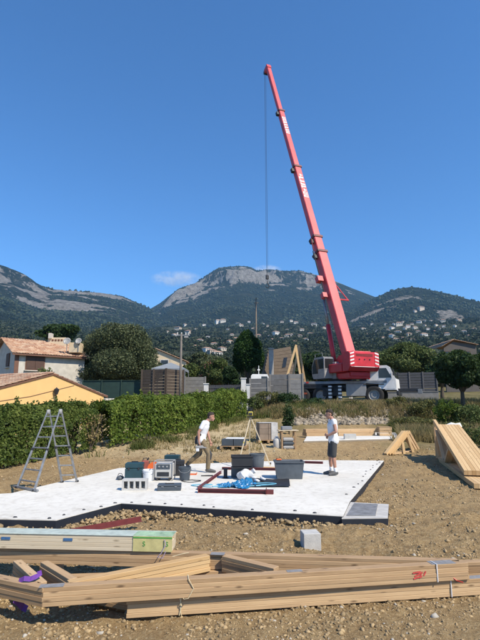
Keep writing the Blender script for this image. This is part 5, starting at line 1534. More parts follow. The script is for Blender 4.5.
    u().box((-.65, 0, 2.22), (4.2, 1.7, .34), b=.04).build('turntable', 'crane red paint', root)
    # side cheeks that carry the boom foot
    for s in (-1, 1):
        y0, y1 = s * .50, s * .62
        ch = u(); ch.prism([Vector((x, y0, z)) for x, z in ((.5, 2.38), (-2.2, 2.38), (-2.2, 3.2), (-1.5, 3.75), (-.9, 3.75), (.2, 2.9))], (0, y0, 0), (0, y1, 0)); ch.build('boom_cheek', 'crane red paint', root)
    u().box((-1.2, -.98, 2.72), (2.0, .62, .66), b=.05).build('engine_cover', 'crane red paint', root)
    u().box((-1.3, .98, 2.72), (1.8, .62, .66), b=.05).build('winch_cover', 'crane red paint', root)
    # counterweight with bevelled lower edge
    prof = [(-2.35, 2.42), (-2.35, 3.82), (-3.15, 3.82), (-3.30, 3.68), (-3.30, 2.72), (-3.05, 2.42)]
    w = 1.28
    cw = u(); cw.prism([Vector((x, -w, z)) for x, z in prof], (0, -w, 0), (0, w, 0)); cwo = cw.build('counterweight', 'crane red paint', root)
    u().box((-2.75, 0, 3.855), (.6, 1.5, .07), b=.01).build('ballast_plate', plain('pale red', (.62, .16, .15), .5).name, root)
    sub(u().box((-3.306, .0, 3.56), (.012, 1.45, .20), b=.004).build('recess', plain('deep red', (.20, .015, .015), .6).name, None), cwo)
    for s in (-.45, .0, .45): sub(u().lathe([(.001, 0), (.05, 0), (.05, -.03), (.001, -.03)], 10, Matrix.Translation((-3.305, s, 3.25)) @ Matrix.Rotation(R(90), 4, 'Y')).build('bolt', 'dark steel', None), cwo)
    # chevron boards on both sides of the counterweight: single slanted stripes
    for s in (-1, 1):
        pl = u().box((-3.312, s * 1.08, 3.22), (.022, .36, 1.0), b=.003).build('chevron_board', 'crane red paint', root)
        for k in range(4):
            z = 2.84 + k * .25; y0 = s * 1.25; y1 = s * .91
            st = u(); st.prism([Vector((-3.328, y0, z)), Vector((-3.328, y0, z + .11)), Vector((-3.328, y1, z + .20)), Vector((-3.328, y1, z + .09))], (0, 0, 0), (.008, 0, 0)); sub(st.build('stripe', 'white paint', None), pl)
    u().box((-3.29, 0, 2.71), (.03, 2.3, .035)).build('edge_stripe', 'white paint', root)
    # lower red box below the counterweight
    u().box((-1.9, 0, 2.12), (1.5, 1.9, .46), b=.05).build('ballast_base', 'crane red paint', root)
    u().box((-2.2, -1.02, 2.16), (.9, .5, .62), b=.04).build('ballast_box', 'crane red paint', root)
    # operator's cab at the boom's left
    M2 = MS @ Matrix.Translation((.55, 1.25, 0))
    k = MB(M2)
    prof = [(-1.0, 2.0), (-1.0, 3.55), (-.85, 3.68), (.45, 3.68), (.85, 3.0), (.85, 2.3), (.65, 2.0)]
    k.prism([Vector((x, -.45, z)) for x, z in prof], (0, -.45, 0), (0, .45, 0)); oc = k.build('operator_cab', 'aluminium', root)
    for s in (-1, 1):
        for pr_ in (((-.90, 2.75), (-.90, 3.52), (-.15, 3.52), (-.15, 2.75)), ((-.08, 2.4), (-.08, 3.52), (.42, 3.52), (.76, 2.98), (.76, 2.4))):
            kk = MB(M2); kk.prism([Vector((x, s * .452, z)) for x, z in pr_], (0, s * .452, 0), (0, s * .464, 0)); sub(kk.build('window', 'dark glass', None), oc)
    kk = MB(M2); kk.box((-1.008, 0, 3.15), (.014, .72, .72)); sub(kk.build('window', 'dark glass', None), oc)
    kk = MB(M2); kk.box((-1.01, 0, 2.3), (.016, .8, .6)); sub(kk.build('rear_panel', 'light grey paint', None), oc)
    kk = MB(M2); kk.box((-1.15, -.55, 2.6), (.5, .5, 1.3), b=.03); kk.build('cab_locker', 'light grey paint', root)
    kk = MB(M2); kk.tube([(-.8, .45, 3.72), (-.8, .45, 3.95), (.3, .45, 3.95), (.3, .45, 3.72)], .02, 6); kk.build('handrail', 'grey steel', root)
    # boom
    pv = MS @ Vector((-1.45, 0, 3.25))
    tipv = tip - pv; Lb = tipv.length; bx = tipv.normalized()
    sy = Vector((-bdir.y, bdir.x, 0)); upv = bx.cross(sy).normalized()      # upv: the boom's back (upper) side
    if upv.z < 0: upv = -upv
    def bp(s, y, z): return pv + bx * s + sy * y + upv * z
    def s_at(py):
        lo, hi = 0, Lb
        for _ in range(40):
            mid = (lo + hi) / 2
            if proj(S0 + pv + bx * mid)[1] > py: lo = mid
            else: hi = mid
        return lo
    cuts = [0, s_at(253), s_at(240) , s_at(168), s_at(112), Lb]
    s_base = cuts[1]
    secs = [(-.6, s_base, .84, .94), (s_base - .4, s_at(238), .76, .84), (s_at(238) - .3, s_at(168), .68, .74), (s_at(168) - .3, s_at(112), .58, .63), (s_at(112) - .3, Lb, .48, .52)]
    boom = bpy.data.objects.new('boom', None); link(boom, root)
    for i, (a, b, w, h) in enumerate(secs):
        prof = [(-w / 2, h / 2 - .05), (-w / 2 + .05, h / 2), (w / 2 - .05, h / 2), (w / 2, h / 2 - .05), (w / 2, -h * .2), (w * .36, -h * .42), (w * .15, -h / 2), (-w * .15, -h / 2), (-w * .36, -h * .42), (-w / 2, -h * .2)]
        m = MB(); m.prism([bp(a, y, z) for y, z in prof], bp(a, 0, 0), bp(b, 0, 0)); m.build('boom_section', 'boom red paint', boom)
        # collar at each section's end
        if i < 4:
            cl = MB()
            for (y, z, dy, dz) in ((0, h / 2 + .035, w + .14, .07), (0, -h / 2 - .035, w + .14, .07), (-w / 2 - .035, 0, .07, h), (w / 2 + .035, 0, .07, h)):
                cl.prism([bp(b - .22, y - dy / 2, z - dz / 2), bp(b - .22, y + dy / 2, z - dz / 2), bp(b - .22, y + dy / 2, z + dz / 2), bp(b - .22, y - dy / 2, z + dz / 2)], bp(b - .22, 0, 0), bp(b, 0, 0))
            cl.build('boom_collar', 'primer steel' , boom)
            kb = MB(); kb.prism([bp(b - .75, w / 2 + .05, -.12), bp(b - .75, w / 2 + .30, -.12), bp(b - .75, w / 2 + .30, .18), bp(b - .75, w / 2 + .05, .18)], bp(b - .75, 0, 0), bp(b - .3, 0, 0)); kb.build('collar_bracket', 'dark steel', boom)
    # thin cable guide along the base section's left, bracket and folded jib hinge
    MB().tube([bp(s_base * .30, .75, .1), bp(s_base, .72, .1)], .05, 6).build('jib_rail', 'dark steel', boom)
    MB().tube([bp(s_base, .72, .2), bp(s_base + 1.4, .62, .2)], .05, 6).build('jib_rail', 'primer steel', boom)
    hs = s_at(283)
    kb = MB(); kb.prism([bp(hs, .55, -.2), bp(hs, 1.05, -.2), bp(hs, 1.05, .25), bp(hs, .55, .25)], bp(hs, 0, 0), bp(hs + .5, 0, 0)); kb.build('jib_bracket', 'boom red paint', boom)
    kb = MB(); kb.prism([bp(hs - 1.6, .55, -.2), bp(hs - 1.6, .95, -.2), bp(hs - 1.6, .95, .2), bp(hs - 1.6, .55, .2)], bp(hs - 1.6, 0, 0), bp(hs - 1.15, 0, 0)); kb.build('jib_bracket', 'boom red paint', boom)
    tri = MB(); tri.tube([bp(hs - .2, -.52, .2), bp(hs - 1.75, -1.35, .2)], .05, 6); tri.tube([bp(hs - 1.75, -.52, .2), bp(hs - 1.75, -1.4, .2)], .07, 6); tri.build('side_bracket', 'boom red paint', boom)
    for (q, w) in ((s_at(212), .95), ):
        pass
    # white lettering along the boom's back: separate raised marks, too small to read
    lr = random.Random(3)
    for (y0, y1, n, w, h) in ((176, 200, 8, .68, .74), (119, 136, 7, .58, .63)):
        a, b = s_at(y1), s_at(y0); st = (b - a) / n
        for i in range(n):
            s0 = a + i * st; zz = h / 2 + .006; g = st * .74
            o = MB(); wd = w * .36
            def rect(sa, sb, ya, yb): o.prism([bp(s0 + sa * g, ya * wd, zz), bp(s0 + sb * g, ya * wd, zz), bp(s0 + sb * g, yb * wd, zz), bp(s0 + sa * g, yb * wd, zz)], (0, 0, 0), upv * .012)
            kind = lr.choice('abcd')
            rect(0, 1, .55, 1) if kind != 'c' else rect(0, 1, -.2, .3)
            if kind in 'ab': rect(.0, .3, -1, .55)
            if kind in 'bd': rect(.7, 1, -1, .55)
            if kind in 'acd': rect(.36, .62, -.9, .5 if kind != 'c' else -.22)
            o.build('boom_letter', 'white letter', boom)
    # luffing cylinder
    la, lb_ = MS @ Vector((-.25, .0, 2.6)), bp(s_base * .60, 0, -.62)
    la = la + sy * .50; lb_ = lb_ + sy * .40
    mid = la.lerp(lb_, .60)
    MB().tube([la, mid], .19, 14).build('luffing_cylinder', 'crane red paint', root, True)
    MB().tube([mid, lb_], .12, 12).build('luffing_rod', 'aluminium', root, True)
    # head with sheaves
    hd = MB(); hd.prism([bp(Lb - .3, -.26, .32), bp(Lb - .3, .26, .32), bp(Lb - .3, .26, -.5), bp(Lb - .3, -.26, -.5)], bp(Lb - .3, 0, 0), bp(Lb + .25, 0, -.05)); hd.build('boom_head', 'boom red paint', boom)
    for y in (-.16, 0, .16):
        Mh = Matrix((bx, upv, bx.cross(upv))).transposed().to_4x4(); Mh.translation = bp(Lb + .05, y, -.55)
        MB(Mh).lathe([(.001, -.04), (.30, -.04), (.33, -.04), (.28, 0), (.33, .04), (.30, .04), (.001, .04)], 18).build('sheave', 'dark steel', boom)
    # hoist rope, hook block
    p0 = bp(Lb + .05, 0, -.85)
    hz = 0
    lo, hi = 0, p0.z
    for _ in range(40):
        mid = (lo + hi) / 2
        if proj(S0 + Vector((p0.x, p0.y, mid)))[1] > 275: lo = mid
        else: hi = mid
    hz = lo
    for q in (-.07, .07):
        MB().tube([p0 + sy * q, Vector((p0.x, p0.y, hz)) + sy * q], .015, 6).build('hoist_rope', 'dark steel', root)
    hb = Vector((p0.x, p0.y, hz))
    MB().box(hb + Vector((0, 0, -.25)), (.22, .32, .5), ang, b=.05).build('hook_block', 'dark steel', root)
    MB().tube([hb + Vector((0, 0, -.65)), hb + Vector((0, 0, -.95)), hb + Vector((.16, 0, -1.1)), hb + Vector((.2, 0, -1.3)), hb + Vector((.05, 0, -1.45)), hb + Vector((-.14, 0, -1.35)), hb + Vector((-.16, 0, -1.2))], [.035, .045, .05, .05, .045, .035, .02], 8).build('hook', 'dark steel', root)
crane()

# ------------------------------------------------------------------ roofs with rolled tiles
def tiled_roof(name, A, B, C, D, parent, base, roll=.22, row=.35, amp=.045):
    """A-B the eave, D-C the ridge above it; one sheet of rolled tiles"""
    A, B, C, D = [Vector(p) for p in (A, B, C, D)]
    L = max((B - A).length, (C - D).length); H = ((D - A).length + (C - B).length) / 2
    nu = max(8, int(L / roll * 6)); nr = max(2, int(H / row)); nrm = (B - A).cross(D - A).normalized()
    if nrm.z < 0: nrm = -nrm
    us = np.linspace(0, 1, nu + 1); vs = []
    for r_ in range(nr): vs += [(r_ / nr, .03), ((r_ + 1) / nr - .0005, -.0)]
    V = []
    for v, lift in vs:
        P0 = A.lerp(D, v); P1 = B.lerp(C, v)
        for k, uu in enumerate(us):
            p = P0.lerp(P1, float(uu)) + nrm * (lift + amp * abs(math.sin(math.pi * uu * L / roll)) + .01) - base
            V.append(p)
    n = nu + 1; Fc = []
    for i in range(len(vs) - 1):
        for k in range(nu): Fc.append((i * n + k, i * n + k + 1, (i + 1) * n + k + 1, (i + 1) * n + k))
    o = mesh_obj(name, fast_mesh(name, [tuple(p) for p in V], Fc), 'roof tile', parent)
    sld = o.modifiers.new('thick', 'SOLIDIFY'); sld.thickness = .05; sld.offset = -1
    return o
def wall_quad(parent, base, pts, thick, mat, name='wall'):
    pts = [Vector(p) - base for p in pts]
    n = (pts[1] - pts[0]).cross(pts[2] - pts[0]).normalized()
    return MB().prism(pts, (0, 0, 0), -n * thick).build(name, mat, parent)

# ------------------------------------------------------------------ orange house at left
def orange_house():
    g = .35; z = Vector((0, 0, 1))
    ap = PY(53, 373.5, 25.0); d = Vector((-.9, .436, 0)); e = Vector((.436, .9, 0)); pit = .262
    b = Vector((ap.x, ap.y, g)); t = thing('orange_house', b, 'low orange rendered house with shallow tiled gable roof behind the left hedge', 'house')
    sr, sl = 4.2, 4.6
    P = lambda s_, zz, back=0.0: Vector((ap.x, ap.y, 0)) + e * s_ + d * back + z * zz
    rz_ = lambda s_: ap.z - abs(s_) * pit
    wall_quad(t, b, [P(-sl + .3, g), P(sr - .3, g), P(sr - .3, rz_(sr - .3) - .08), P(0, ap.z - .08), P(-sl + .3, rz_(sl - .3) - .08)], .3, 'render orange')
    wall_quad(t, b, [P(-sl + .3, g, 9), P(-sl + .3, g, .301), P(-sl + .3, rz_(sl - .3) - .1, .301), P(-sl + .3, rz_(sl - .3) - .1, 9)], .3, 'render orange')
    wall_quad(t, b, [P(sr - .3, g, .301), P(sr - .3, g, 9), P(sr - .3, rz_(sr - .3) - .1, 9), P(sr - .3, rz_(sr - .3) - .1, .301)], .3, 'render orange')
    o = -.06
    tiled_roof('roof', P(-sl, rz_(sl), o), P(-sl, rz_(sl), 9), P(0, ap.z, 9), P(0, ap.z, o), t, b)
    tiled_roof('roof', P(sr, rz_(sr), o), P(sr, rz_(sr), 9), P(0, ap.z, 9), P(0, ap.z, o), t, b)
    for s_ in (sr, -sl):
        bar('verge_board', P(0, ap.z - .045, -.03), P(s_, rz_(s_) - .045, -.03), .05, .075, 'trim brown', t, bev=.004)
    n = -d
    def onw(px, py, out=0.0):
        r_ = ray(px, py); k = (ap - Vector((0, 0, CAMZ))).dot(n) / r_.dot(n); return Vector((0, 0, CAMZ)) + r_ * k + n * out
    MW = Matrix((e, -n, z)).transposed().to_4x4()
    w = bpy.data.objects.new('window', None); link(w, t); M = MW.copy(); M.translation = onw(69, 415) - b; w.matrix_basis = M
    for (dx_, dz_, sx, sz) in ((0, .30, 1.7, .12), (0, -.42, 1.7, .08), (-.8, -.06, .10, .63), (.8, -.06, .10, .63), (0, -.06, .05, .63)): MB().box((dx_, -.035, dz_), (sx, .07, sz)).build('frame', 'white paint', w)
    MB().box((0, -.012, -.06), (1.5, .02, .62)).build('pane', 'dark glass', w)
    lmp = bpy.data.objects.new('wall_lantern', None); link(lmp, t); M = MW.copy(); M.translation = onw(54, 391.5, .17) - b; lmp.matrix_basis = M
    MB().tube([(0, .16, -.18), (0, .0, -.22), (0, -.02, -.12)], .018, 6).build('bracket', 'black plastic', lmp)
    MB().lathe([(.001, .22), (.03, .19), (.15, .09), (.12, .09), (.14, .06), (.08, -.13), (.10, -.15), (.001, -.17)], 6).build('lantern', 'dark steel', lmp)
    MB().lathe([(.03, -.15), (.02, -.26), (.035, -.33), (.001, -.38)], 6).build('finial', 'dark steel', lmp)
    MB().tube([onw(-6, 402, .015) - b, onw(30, 396.5, .015) - b, onw(74, 385.5, .015) - b], .012, 5).build('cable', 'trim brown', t)
orange_house()

# ------------------------------------------------------------------ stone house behind it
def stone_house():
    c = PY(15.5, 352, 38.0); base = Vector((c.x, c.y, 2.2)); ang = R(38)
    t = thing('stone_house', base, 'pale stone house with rolled tile roof and brown shutters behind the orange house', 'house')
    ux = Vector((math.cos(ang), math.sin(ang), 0)); uy = Vector((-math.sin(ang), math.cos(ang), 0)); z = Vector((0, 0, 1))
    ez = c.z; L, D = 5.6, 8.0
    rh = PY(3, 339, 41.5).z - ez
    p = lambda a, b_, h: Vector((c.x, c.y, 0)) + ux * a + uy * b_ + z * h
    g = 2.2
    wall_quad(t, base, [p(0, 0, g), p(L, 0, g), p(L, 0, ez - .1), p(0, 0, ez - .1)], .3, 'stone wall')
    wall_quad(t, base, [p(0, D, g), p(0, .301, g), p(0, .301, ez - .1), p(0, D / 2, ez + rh - .18), p(0, D, ez - .1)], .3, 'stone wall')
    wall_quad(t, base, [p(L, .301, g), p(L, D, g), p(L, D, ez - .1), p(L, D / 2, ez + rh - .18), p(L, .301, ez - .1)], .3, 'stone wall')
    tiled_roof('roof', p(-.35, -.45, ez - .12), p(L + .3, -.45, ez - .12), p(L + .3, D / 2, ez + rh), p(-.35, D / 2, ez + rh), t, base)
    tiled_roof('roof', p(-.35, D + .45, ez - .12), p(L + .3, D + .45, ez - .12), p(L + .3, D / 2, ez + rh), p(-.35, D / 2, ez + rh), t, base)
    bar('eave_board', p(-.3, -.40, ez - .19), p(L + .3, -.40, ez - .19), .05, .14, 'trim brown', t)
    def shutter_win(a, z0, w, h, face=0):
        w_ = bpy.data.objects.new('window', None); link(w_, t)
        M = Matrix((ux, uy, z)).transposed().to_4x4() if face == 0 else Matrix((-uy, ux, z)).transposed().to_4x4()
        M.translation = (p(a, 0, z0) if face == 0 else p(0, a, z0)) - base
        w_.matrix_basis = M
        MB().box((0, -.02, h / 2), (w + .16, .03, h + .16)).build('frame', 'trim brown', w_)
        for s in (-1, 1):
            sh = MB().box((s * w / 4, -.055, h / 2), (w / 2 - .02, .04, h), b=.006).build('shutter', 'shutter brown', w_)
        MB().box((0, -.09, -.12), (w + .3, .2, .07)).build('sill', 'stone wall', w_)
    zc = PY(33, 369, 38.6).z
    shutter_win(1.55, zc, 1.35, 1.2)
    shutter_win(2.2, PY(6, 366, 39.5).z, 1.0, 1.0, 1)
    # quoin strip at the corner, lower extension at right
    MB().prism([p(-.02, -.03, g) - base, p(.30, -.03, g) - base, p(.30, -.03, ez - .2) - base, p(-.02, -.03, ez - .2) - base], (0, 0, 0), uy * .029).build('corner_quoin', 'trim brown', t)
    # chimney block and parapet behind the ridge, with dishes
    def block(px0, px1, py0, py1, Y, mat, nm, d=.7):
        a, b_ = PY(px0, py1, Y), PY(px1, py0, Y)
        return MB().box(((a.x + b_.x) / 2 - base.x, Y + d / 2 - base.y, (a.z + b_.z) / 2 - base.z), (abs(b_.x - a.x), d, abs(b_.z - a.z)), b=.02).build(nm, mat, t)
    block(47.5, 66, 337.5, 347, 43.0, 'render cream', 'parapet', 1.2); block(48, 51.5, 333, 338.5, 42.8, 'stone wall', 'chimney', .5)
    for k in range(4): block(51.5 + k * 3, 53.7 + k * 3, 339.2, 341.2, 42.97, 'trim brown', 'vent_tile', .05)
    block(68.5, 80, 342.5, 352.5, 40.5, 'render cream', 'chimney', 1.0)
    for (px, py, Y, r_) in ((67, 341, 40.2, .31), (78.5, 341, 40.4, .27)):
        q_ = PY(px, py, Y) - base
        dsh = bpy.data.objects.new('satellite_dish', None); link(dsh, t); dsh.location = q_
        Mx = Matrix.Rotation(R(68), 4, 'X')
        MB(Mx).lathe([(.001, -.10), (r_ * .4, -.085), (r_ * .75, -.04), (r_, .02), (r_ * .99, .035), (r_ * .74, -.02), (r_ * .4, -.065), (.001, -.08)], 20).build('reflector', 'light grey paint', dsh, True)
        MB().tube([(0, 0.05, -.05), (0, .05, -.9)], .03, 6).build('mast', 'grey steel', dsh); MB().tube([(0, 0, -.3), (0, -.4, -.1)], .015, 5).build('feed_arm', 'grey steel', dsh)
stone_house()
# planting by the stone house wall
bush(48, 372, 36.8, 1.9, 3.2, 3000, .11, 'leaf mid', 'green shrub before the stone house wall', 9)
bush(56, 376, 36.2, 1.5, 2.4, 2200, .11, 'leaf olive', 'grey-green shrub right of the stone house window', 12)

# ------------------------------------------------------------------ fences and walls
def p_at(px, Y): return PY(px, 400, Y).x
def top_z(py, Y): return PY(240, py, Y).z
def panel_fence(name, px0, px1, Y0, Y1, pytop, zbot, npan, rows, mat, pmat, label, cat='wall', gap=0.012, thick=.06, postw=.13, group=None, cap=True):
    a = Vector((p_at(px0, Y0), Y0, zbot)); b = Vector((p_at(px1, Y1), Y1, zbot)); h = top_z(pytop, (Y0 + Y1) / 2) - zbot
    t = thing(name, a, label, cat, group)
    for i in range(npan + 1):
        q_ = a.lerp(b, i / npan); bar('post', q_, q_ + Vector((0, 0, h + .04)), postw, postw, pmat, t, up=(0, 1, 0), bev=.01)
    dv = (b - a).normalized(); ph = h / rows
    for i in range(npan):
        q0, q1 = a.lerp(b, i / npan) + dv * postw * .51, a.lerp(b, (i + 1) / npan) - dv * postw * .51
        for r_ in range(rows):
            zz = Vector((0, 0, ph * (r_ + .5)))
            bar('panel' if cat == 'wall' else 'slat', q0 + zz, q1 + zz, thick, ph - gap, mat, t, bev=.006)
    return t
panel_fence('slat_screen', 141, 165, 34.0, 33.2, 369.5, 2.2, 2, 11, 'slat brown', 'slat brown', 'dark brown slatted timber screen left of the utility pole', 'fence', .014, .03)
panel_fence('slat_screen', 165.6, 183, 33.2, 34.6, 369.5, 2.2, 1, 11, 'slat brown', 'slat brown', 'shorter return of the dark brown slatted screen at the utility pole', 'fence', .014, .03)
panel_fence('concrete_fence', 184.5, 205, 37.5, 37.5, 377, 2.0, 1, 8, 'fence concrete', 'fence concrete', 'grey concrete panel fence below the pink oleander', 'wall', .015)
panel_fence('concrete_fence', 250, 268, 36.6, 36.2, 378.5, 1.9, 1, 6, 'fence concrete', 'fence concrete', 'grey concrete panel fence right of the white gate pillars, below the white van', 'wall', .015)
panel_fence('concrete_fence', 270, 289, 36.9, 36.5, 374.5, 1.9, 1, 6, 'fence concrete', 'fence concrete', 'grey concrete panel fence in front of the brown house', 'wall', .015)
panel_fence('concrete_fence', 289.6, 303, 35.7, 35.5, 374, 2.1, 1, 6, plain('fence concrete light', (.25, .238, .22), .9, .2, 3, bmp=.3).name, 'fence concrete', 'lighter grey concrete panel fence beside the timber A-frames', 'wall', .015)
panel_fence('slat_fence', 384, 438, 46.5, 45.0, 372.5, 3.35, 4, 7, 'slat grey', 'slat grey', 'dark grey slatted fence behind the crane cab', 'fence', .03, .03)
a = PY(384, 386, 46.4); b_ = PY(438, 386, 44.9)
t = thing('low_wall', Vector((a.x, 46.4, 2.1)), 'pale low concrete wall under the dark slatted fence at right', 'wall')
bar('wall_body', Vector((a.x, 46.4, 2.62)), Vector((b_.x, 44.9, 2.62)), .22, 1.32, 'fence concrete light', t, bev=.01); bar('coping', Vector((a.x, 46.4, 3.31)), Vector((b_.x, 44.9, 3.31)), .3, .06, 'fence concrete light', t)
# green mesh fence
a, b_ = Vector((p_at(82, 35), 35, 1.9)), Vector((p_at(140.5, 34.4), 34.4, 1.9)); hh = top_z(380.5, 34.7) - 1.9
t = thing('mesh_fence', a, 'dark green screened mesh fence below the round tree', 'fence')
bar('mesh_sheet', a + Vector((0, 0, hh / 2)), b_ + Vector((0, 0, hh / 2)), .012, hh, 'mesh green', t, bev=0)
for i in range(4): q_ = a.lerp(b_, i / 3); bar('post', q_ + Vector((0, -.04, 0)), q_ + Vector((0, -.04, hh + .06)), .06, .06, 'mesh green', t, up=(0, 1, 0))
bar('top_rail', a + Vector((0, -.04, hh)), b_ + Vector((0, -.04, hh)), .04, .04, 'mesh green', t)
a = PY(104, 402, 29.5); b_ = PY(121, 402, 30.5)
t = thing('low_wall', Vector((a.x, 29.5, .7)), 'short low stone wall beside the orange house eave', 'wall')
for r_ in range(4):
    for k in range(5): q0 = Vector((a.x + (b_.x - a.x) * k / 5, 29.5 + k * .2, 1.0 + r_ * .42)); bar('stone', q0, q0 + Vector(((b_.x - a.x) / 5 - .03, .19, 0)), .3, .39, 'stone wall', t, bev=.04)
# gate and pillars
for (px, pyt, Y, w, lab) in ((206, 383.5, 36.6, .34, 'white gate pillar left of the dark gate'), (243.5, 378, 35.4, .36, 'white gate pillar right of the dark gate, taller'), (248, 384, 34.6, .26, 'narrow white pillar beside the taller gate pillar')):
    x = p_at(px, Y); g = gz1(x, Y); h = top_z(pyt, Y) - g
    t = thing('gate_pillar', (x, Y, g), lab, 'pillar')
    MB().box((0, 0, h / 2 - .06), (w, w, h - .12 + .1), b=.01).build('shaft', 'pillar white', t); MB().box((0, 0, h - .03), (w + .1, w + .1, .07), b=.015).build('cap', 'pillar white', t)
a, b_ = Vector((p_at(208.5, 36.8), 36.8, 2.0)), Vector((p_at(240.5, 36.0), 36.0, 2.0)); h = top_z(385, 36.4) - 2.0
t = thing('metal_gate', a, 'dark closed metal gate between the white pillars', 'gate')
n_ = 14
for i in range(n_): q0, q1 = a.lerp(b_, (i + .06) / n_), a.lerp(b_, (i + .94) / n_); bar('board', q0 + Vector((0, 0, h / 2)), q1 + Vector((0, 0, h / 2)), .03, h, 'slat grey', t, bev=.004)
for zz in (.2, h - .2): bar('rail', a + Vector((0, -.035, zz)), b_ + Vector((0, -.035, zz)), .03, .08, 'slat grey', t)
# canopy tent behind the slat screen
c = PY(171, 362.5, 37); e = PY(171, 369.5, 37)
t = thing('canopy_tent', Vector((c.x, 37, 2.1)), 'pale grey pitched canopy behind the slatted screen', 'canopy'); B = Vector(t.location)
m = MB(); w = 1.25
pk2 = c - B; ez = e.z - B.z
m.add([pk2, (-w, -w, ez), (w, -w, ez), (w, w, ez), (-w, w, ez), pk2 + Vector((0, 0, -.03)), (-w, -w, ez - .2), (w, -w, ez - .2), (w, w, ez - .2), (-w, w, ez - .2)], [(0, 1, 2), (0, 2, 3), (0, 3, 4), (0, 4, 1), (1, 6, 7, 2), (2, 7, 8, 3), (3, 8, 9, 4), (4, 9, 6, 1)]); m.build('roof_cloth', 'tarp grey', t)
for x in (-1, 1):
    for y in (-1, 1): MB().tube([(x * (w - .03), y * (w - .03), 0), (x * (w - .03), y * (w - .03), ez)], .03, 6).build('pole', 'grey steel', t)
# poles
p = PY(180.2, 392, 33.6); g = gz1(p.x, 33.6); h = top_z(333.5, 33.6) - g
t = thing('utility_pole', (p.x, 33.6, g), 'pale concrete utility pole with lamp and insulators beside the slatted screen', 'pole')
MB().tube([(0, 0, -.2), (0, 0, h)], [.10, .07], 10).build('mast', plain('old pole', (.17, .15, .13), .85).name, t, True)
MB().box((.12, 0, h - .12), (.95, .08, .07)).build('cross_arm', 'grey steel', t)
for x in (-.28, .0, .3, .5): MB().lathe([(.001, .16), (.03, .15), (.05, .09), (.03, .05), (.05, .0)], 8, Matrix.Translation((x, 0, h - .08))).build('insulator', 'pillar white', t)
MB().box((.35, -.1, h - .28), (.3, .16, .12), b=.03).build('lamp_head', 'light grey paint', t)
p = PY(256.5, 375, 47.0); g = gz1(p.x, 47.0); h = top_z(298, 47.0) - g
t = thing('telegraph_pole', (p.x, 47.0, g), 'tall thin dark pole rising beside the dark oval tree', 'pole')
MB().tube([(0, 0, -.2), (0, 0, h)], [.13, .06], 8).build('mast', 'pole wood', t, True); MB().box((0, 0, h - .5), (.5, .06, .06)).build('cross_arm', 'pole wood', t)
# white van behind the fence
p = PY(260, 378, 39.5); g = gz1(p.x, 39.5); h = top_z(374.8, 39.5) - g
t = thing('white_van', (p.x, 39.5, g), 'white van parked behind the grey panel fence, only its roof showing', 'van')
prof = [(-1.0, .35), (-1.0, h - .12), (-.85, h), (.75, h), (1.05, h - .5), (1.5, h * .52), (1.55, .35)]
m = MB(); m.prism([Vector((x * .75, -.85, z)) for x, z in prof], (0, -.85, 0), (0, .85, 0)); m.build('body', 'white paint', t)
for s in (-1, 1):
    m = MB(); m.prism([Vector((x * .75, s * .852, z)) for x, z in ((.1, h * .6), (.1, h - .18), (.7, h - .18), (1.1, h * .6))], (0, s * .852, 0), (0, s * .862, 0)); m.build('window', 'dark glass', t)
    for x in (-.5, .8):
        m = MB(Matrix.Translation((x, s * .78, .34)) @ Matrix.Rotation(R(90), 4, 'X')); m.lathe([(.001, -.1), (.2, -.1), (.34, -.09), (.34, .09), (.2, .1), (.001, .1)], 18); m.build('wheel', 'tyre rubber', t, True)
MB().tube([(-.1, 0, h), (-.1, 0, h + .75)], .03, 6).build('roof_mast', 'white paint', t); MB().box((-.1, 0, h + .4), (.22, .08, .1), b=.02).build('mast_head', 'white paint', t)

# cream house beyond the screen
p = PY(170, 366, 62); g = gz1(p.x, 62); b0 = Vector((p.x, 62, g))
t = thing('cream_house', b0, 'cream house with sloping orange roof edge beyond the slatted screen', 'house')
x0, x1 = PY(150, 366, 62).x, PY(186, 366, 62).x; zp = PY(155, 349, 62).z; zr = PY(184, 362, 62).z
wall_quad(t, b0, [(x0, 62, g), (x1, 62, g), (x1, 62, zr), (x0 + .6, 62, zp), (x0, 62, zp - .3)], .3, 'render cream')
tiled_roof('roof', (x1 + .2, 61.7, zr + .02), (x1 + .2, 69, zr + .02), (x0 + .6, 69, zp + .08), (x0 + .6, 61.7, zp + .08), t, b0)
tiled_roof('roof', (x0 - 3, 61.7, zr + .4), (x0 - 3, 69, zr + .4), (x0 + .6, 69, zp + .08), (x0 + .6, 61.7, zp + .08), t, b0)
c = PY(164.5, 364, 62); MB().box((c.x - b0.x, -.02, c.z - g), (.9, .06, 1.0)).build('window', 'dark glass', t); MB().box((c.x - b0.x, -.015, c.z - g), (1.06, .04, 1.16)).build('window_frame', 'pillar white', t)
